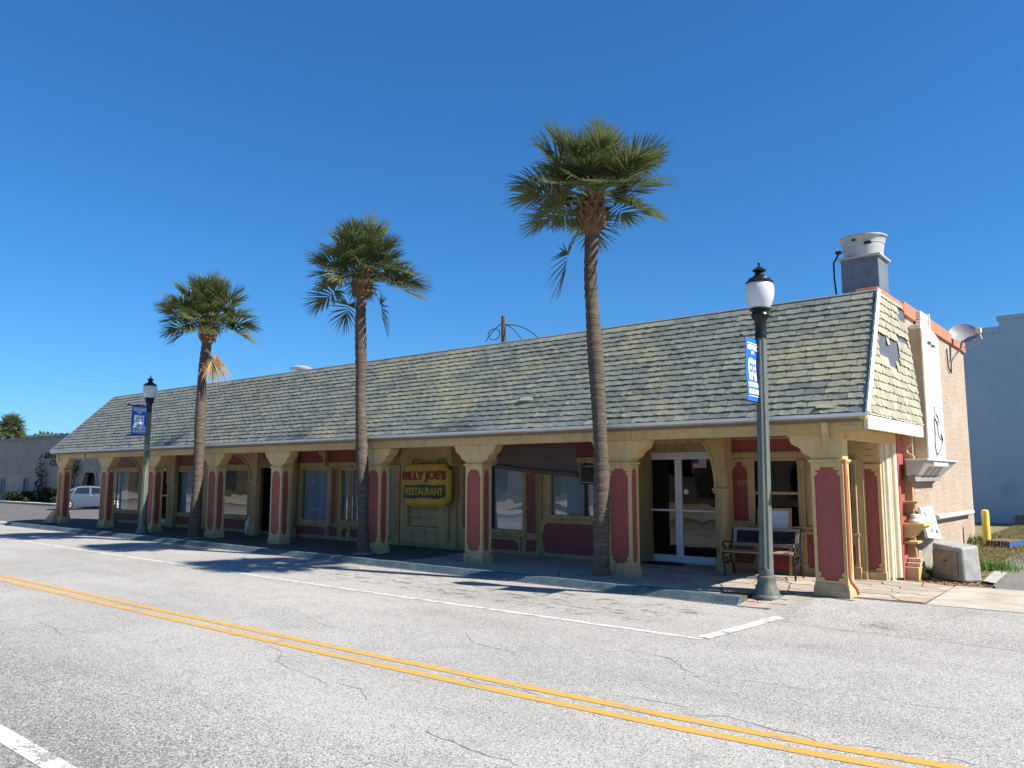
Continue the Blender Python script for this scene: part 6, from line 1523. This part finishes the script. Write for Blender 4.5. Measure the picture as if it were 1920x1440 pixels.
# distant palm behind the building
Cp = atY(20, 803, 40)
dp_ = thing('palm_tree', 'distant round cabbage palm rising behind the brown building', 'palm tree', (Cp.x, 40, 0), 0)
mb = MB(); mb.tube([(Cp.x, 40, 0), (Cp.x, 40, Cp.z)], .3, 10); obj('trunk', mb, 'palm_bark', dp_, smooth=True)
r = random.Random(77)
for i in range(60):
    e = 80 - 122 * (i / 59); ee = min(ELEVS, key=lambda q: abs(q - e)); o = bpy.data.objects.new('frond', FR[(ee, i % 2, 0)]); COL.objects.link(o); o.parent = dp_
    o.location = (0, 0, Cp.z); o.rotation_euler = (0, 0, i * 2.4); s = r.uniform(1.35, 1.65); o.scale = (s, s, s)
for i in range(16):
    o = bpy.data.objects.new('frond', HANG2[i % 2]); COL.objects.link(o); o.parent = dp_; o.location = (0, 0, Cp.z - .2); o.rotation_euler = (0, 0, i * 2.4); o.scale = (1.5, 1.5, 1.3)
# silver car
CX, CYc = atZ(150, 957, 0).x, atZ(150, 957, 0).y + .4
CX, CYc = atZ(173, 956, 0).x - 1.0, atZ(170, 956, 0).y + .4
car = thing('parked_car', 'silver saloon car seen between the two end columns', 'car', (CX, CYc, .004), R(-109))
car.scale = (.9, .9, .9)
L0 = -2.25
st = [(-2.25, .42, .62, .62), (-2.15, .28, .78, .72), (-1.6, .22, .90, .80), (-.9, .20, .98, .84), (0, .20, 1.0, .86), (1.0, .20, 1.02, .86), (1.5, .22, 1.04, .84), (1.82, .30, 1.0, .78), (1.92, .45, .85, .68)]
mb = MB(); vs = []
for x, zb, zt_, w in st: vs += [(x, -w * .9, zb), (x, -w, (zb + zt_) * .5), (x, -w * .96, zt_ - .06), (x, -w * .8, zt_), (x, w * .8, zt_), (x, w * .96, zt_ - .06), (x, w, (zb + zt_) * .5), (x, w * .9, zb)]
k = 8; mb.add(vs, [(i * k + q, i * k + (q + 1) % k, (i + 1) * k + (q + 1) % k, (i + 1) * k + q) for i in range(len(st) - 1) for q in range(k)] + [tuple(range(k)), tuple(range((len(st) - 1) * k, len(st) * k))])
obj('body', mb, 'car_silver', car, local=True, smooth=True)
gh = [(-1.25, .95, .74), (-.45, 1.38, .62), (.2, 1.45, .60), (.8, 1.42, .60), (1.6, 1.05, .72)]
mb = MB(); vs = []
for x, z, w in gh: vs += [(x, -.78, .93), (x, -w, z), (x, w, z), (x, .78, .93)]
k = 4; mb.add(vs, [(i * k + q, i * k + (q + 1) % k, (i + 1) * k + (q + 1) % k, (i + 1) * k + q) for i in range(len(gh) - 1) for q in range(k)] + [tuple(range(k)), tuple(range((len(gh) - 1) * k, len(gh) * k))])
obj('cabin', mb, 'car_silver', car, local=True, smooth=True)
def side_glass(pts, name):
    for s in (-1, 1):
        mb = MB(); q = [(x, s * (.785 - (z - .93) * .36 + .012), z) for x, z in pts]; mb.add(q + [(a, b_ - s * .02, c_) for a, b_, c_ in q], [tuple(range(len(q))), tuple(range(len(q), 2 * len(q)))] + [(i, (i + 1) % len(q), len(q) + (i + 1) % len(q), len(q) + i) for i in range(len(q))]); obj(name, mb, 'dark_pane', car, local=True)
side_glass([(-1.0, .98), (.08, .98), (.08, 1.36), (-.42, 1.32)], 'side_window'); side_glass([(.18, .98), (1.05, .98), (.85, 1.33), (.18, 1.37)], 'side_window'); side_glass([(1.12, .98), (1.4, 1.0), (.98, 1.28)], 'side_window')
for s in (-1, 1):
    mb = MB(); mb.box(-2.2, -1.95, s * .62 - .1, s * .62 + .1, .62, .74); obj('headlight', mb, 'sign_white', car, local=True, bevel=.02)
    mb = MB(); mb.box(-.62, -.45, s * .86 - .06, s * .86 + .06, .98, 1.1); obj('mirror', mb, 'car_silver', car, local=True, bevel=.02)
    mb = MB(); mb.box(.0, .18, s * .865 - .012, s * .865 + .012, .84, .87); obj('door_handle', mb, 'aluminium', car, local=True)
for x in (-1.35, 1.35):
    for s in (-1, 1):
        mb = MB(); mb.lathe([(.20, -.1), (.30, -.1), (.325, -.06), (.325, .06), (.30, .1), (.20, .1)], 24); mb.v = [(v[0] + x, s * .76 + v[2], v[1] + .325) for v in mb.v]; ty = obj('wheel', mb, 'rubber', car, local=True, smooth=True)
        mb = MB()
        for q in range(7):
            a_ = q * 2 * math.pi / 7; mb.tube([(x, s * .85, .325), (x + .2 * math.cos(a_), s * .85, .325 + .2 * math.sin(a_))], .026, 5)
        mb.tube([(x + .205 * math.cos(t), s * .85, .325 + .205 * math.sin(t)) for t in [i * math.pi / 10 for i in range(21)]], .02, 5); obj('rim', mb, 'sign_white', ty, local=True)
        mb = MB(); mb.lathe([(.0, 0), (.2, 0)], 18); mb.v = [(v[0] + x, s * .82, v[1] + .325) for v in mb.v]; obj('wheel_disc', mb, 'dark_trim', ty, local=True)

# ------------------------------------------------------------------ the far side of the road, seen only in the window glass
struct('opposite_pavement', (lambda m_: m_.box(-140, 60, -4.2, -.25, -.02, .12))(MB()), 'concrete')
ob = thing('opposite_shop', 'long plain shop row on the other side of the road, mirrored in the windows', 'building', (-45, -16, 0))
mb = MB(); mb.box(-110, -12, -28, -16, 0, 4.2); obj('wall', mb, 'opposite_wall', ob)
mb = MB(); mb.box(-110.3, -11.7, -28.3, -15.7, 4.201, 4.6); obj('roof', mb, 'far_roof', ob)
for i in range(16):
    x = -106 + i * 6; mb = MB(); mb.box(x, x + 3.6, -15.99, -15.93, .7, 2.6); obj('window', mb, 'dark_pane', ob)
for i, (x, y, h_) in enumerate(((-24, -9, 6), (-36, -11, 7), (-52, -9, 6.5), (-68, -10, 7))):
    leafy('street_tree', 'leafy street tree across the road opposite the ' + ('double glass doors', 'yellow hanging sign', 'middle palm', 'far street lamp')[i], 'tree', x, y, h_ * .65, 2.6, 2.4, h_ * .34, 1400, .3, 'hedge_leaf', 'street trees across the road', .16, 120 + i)
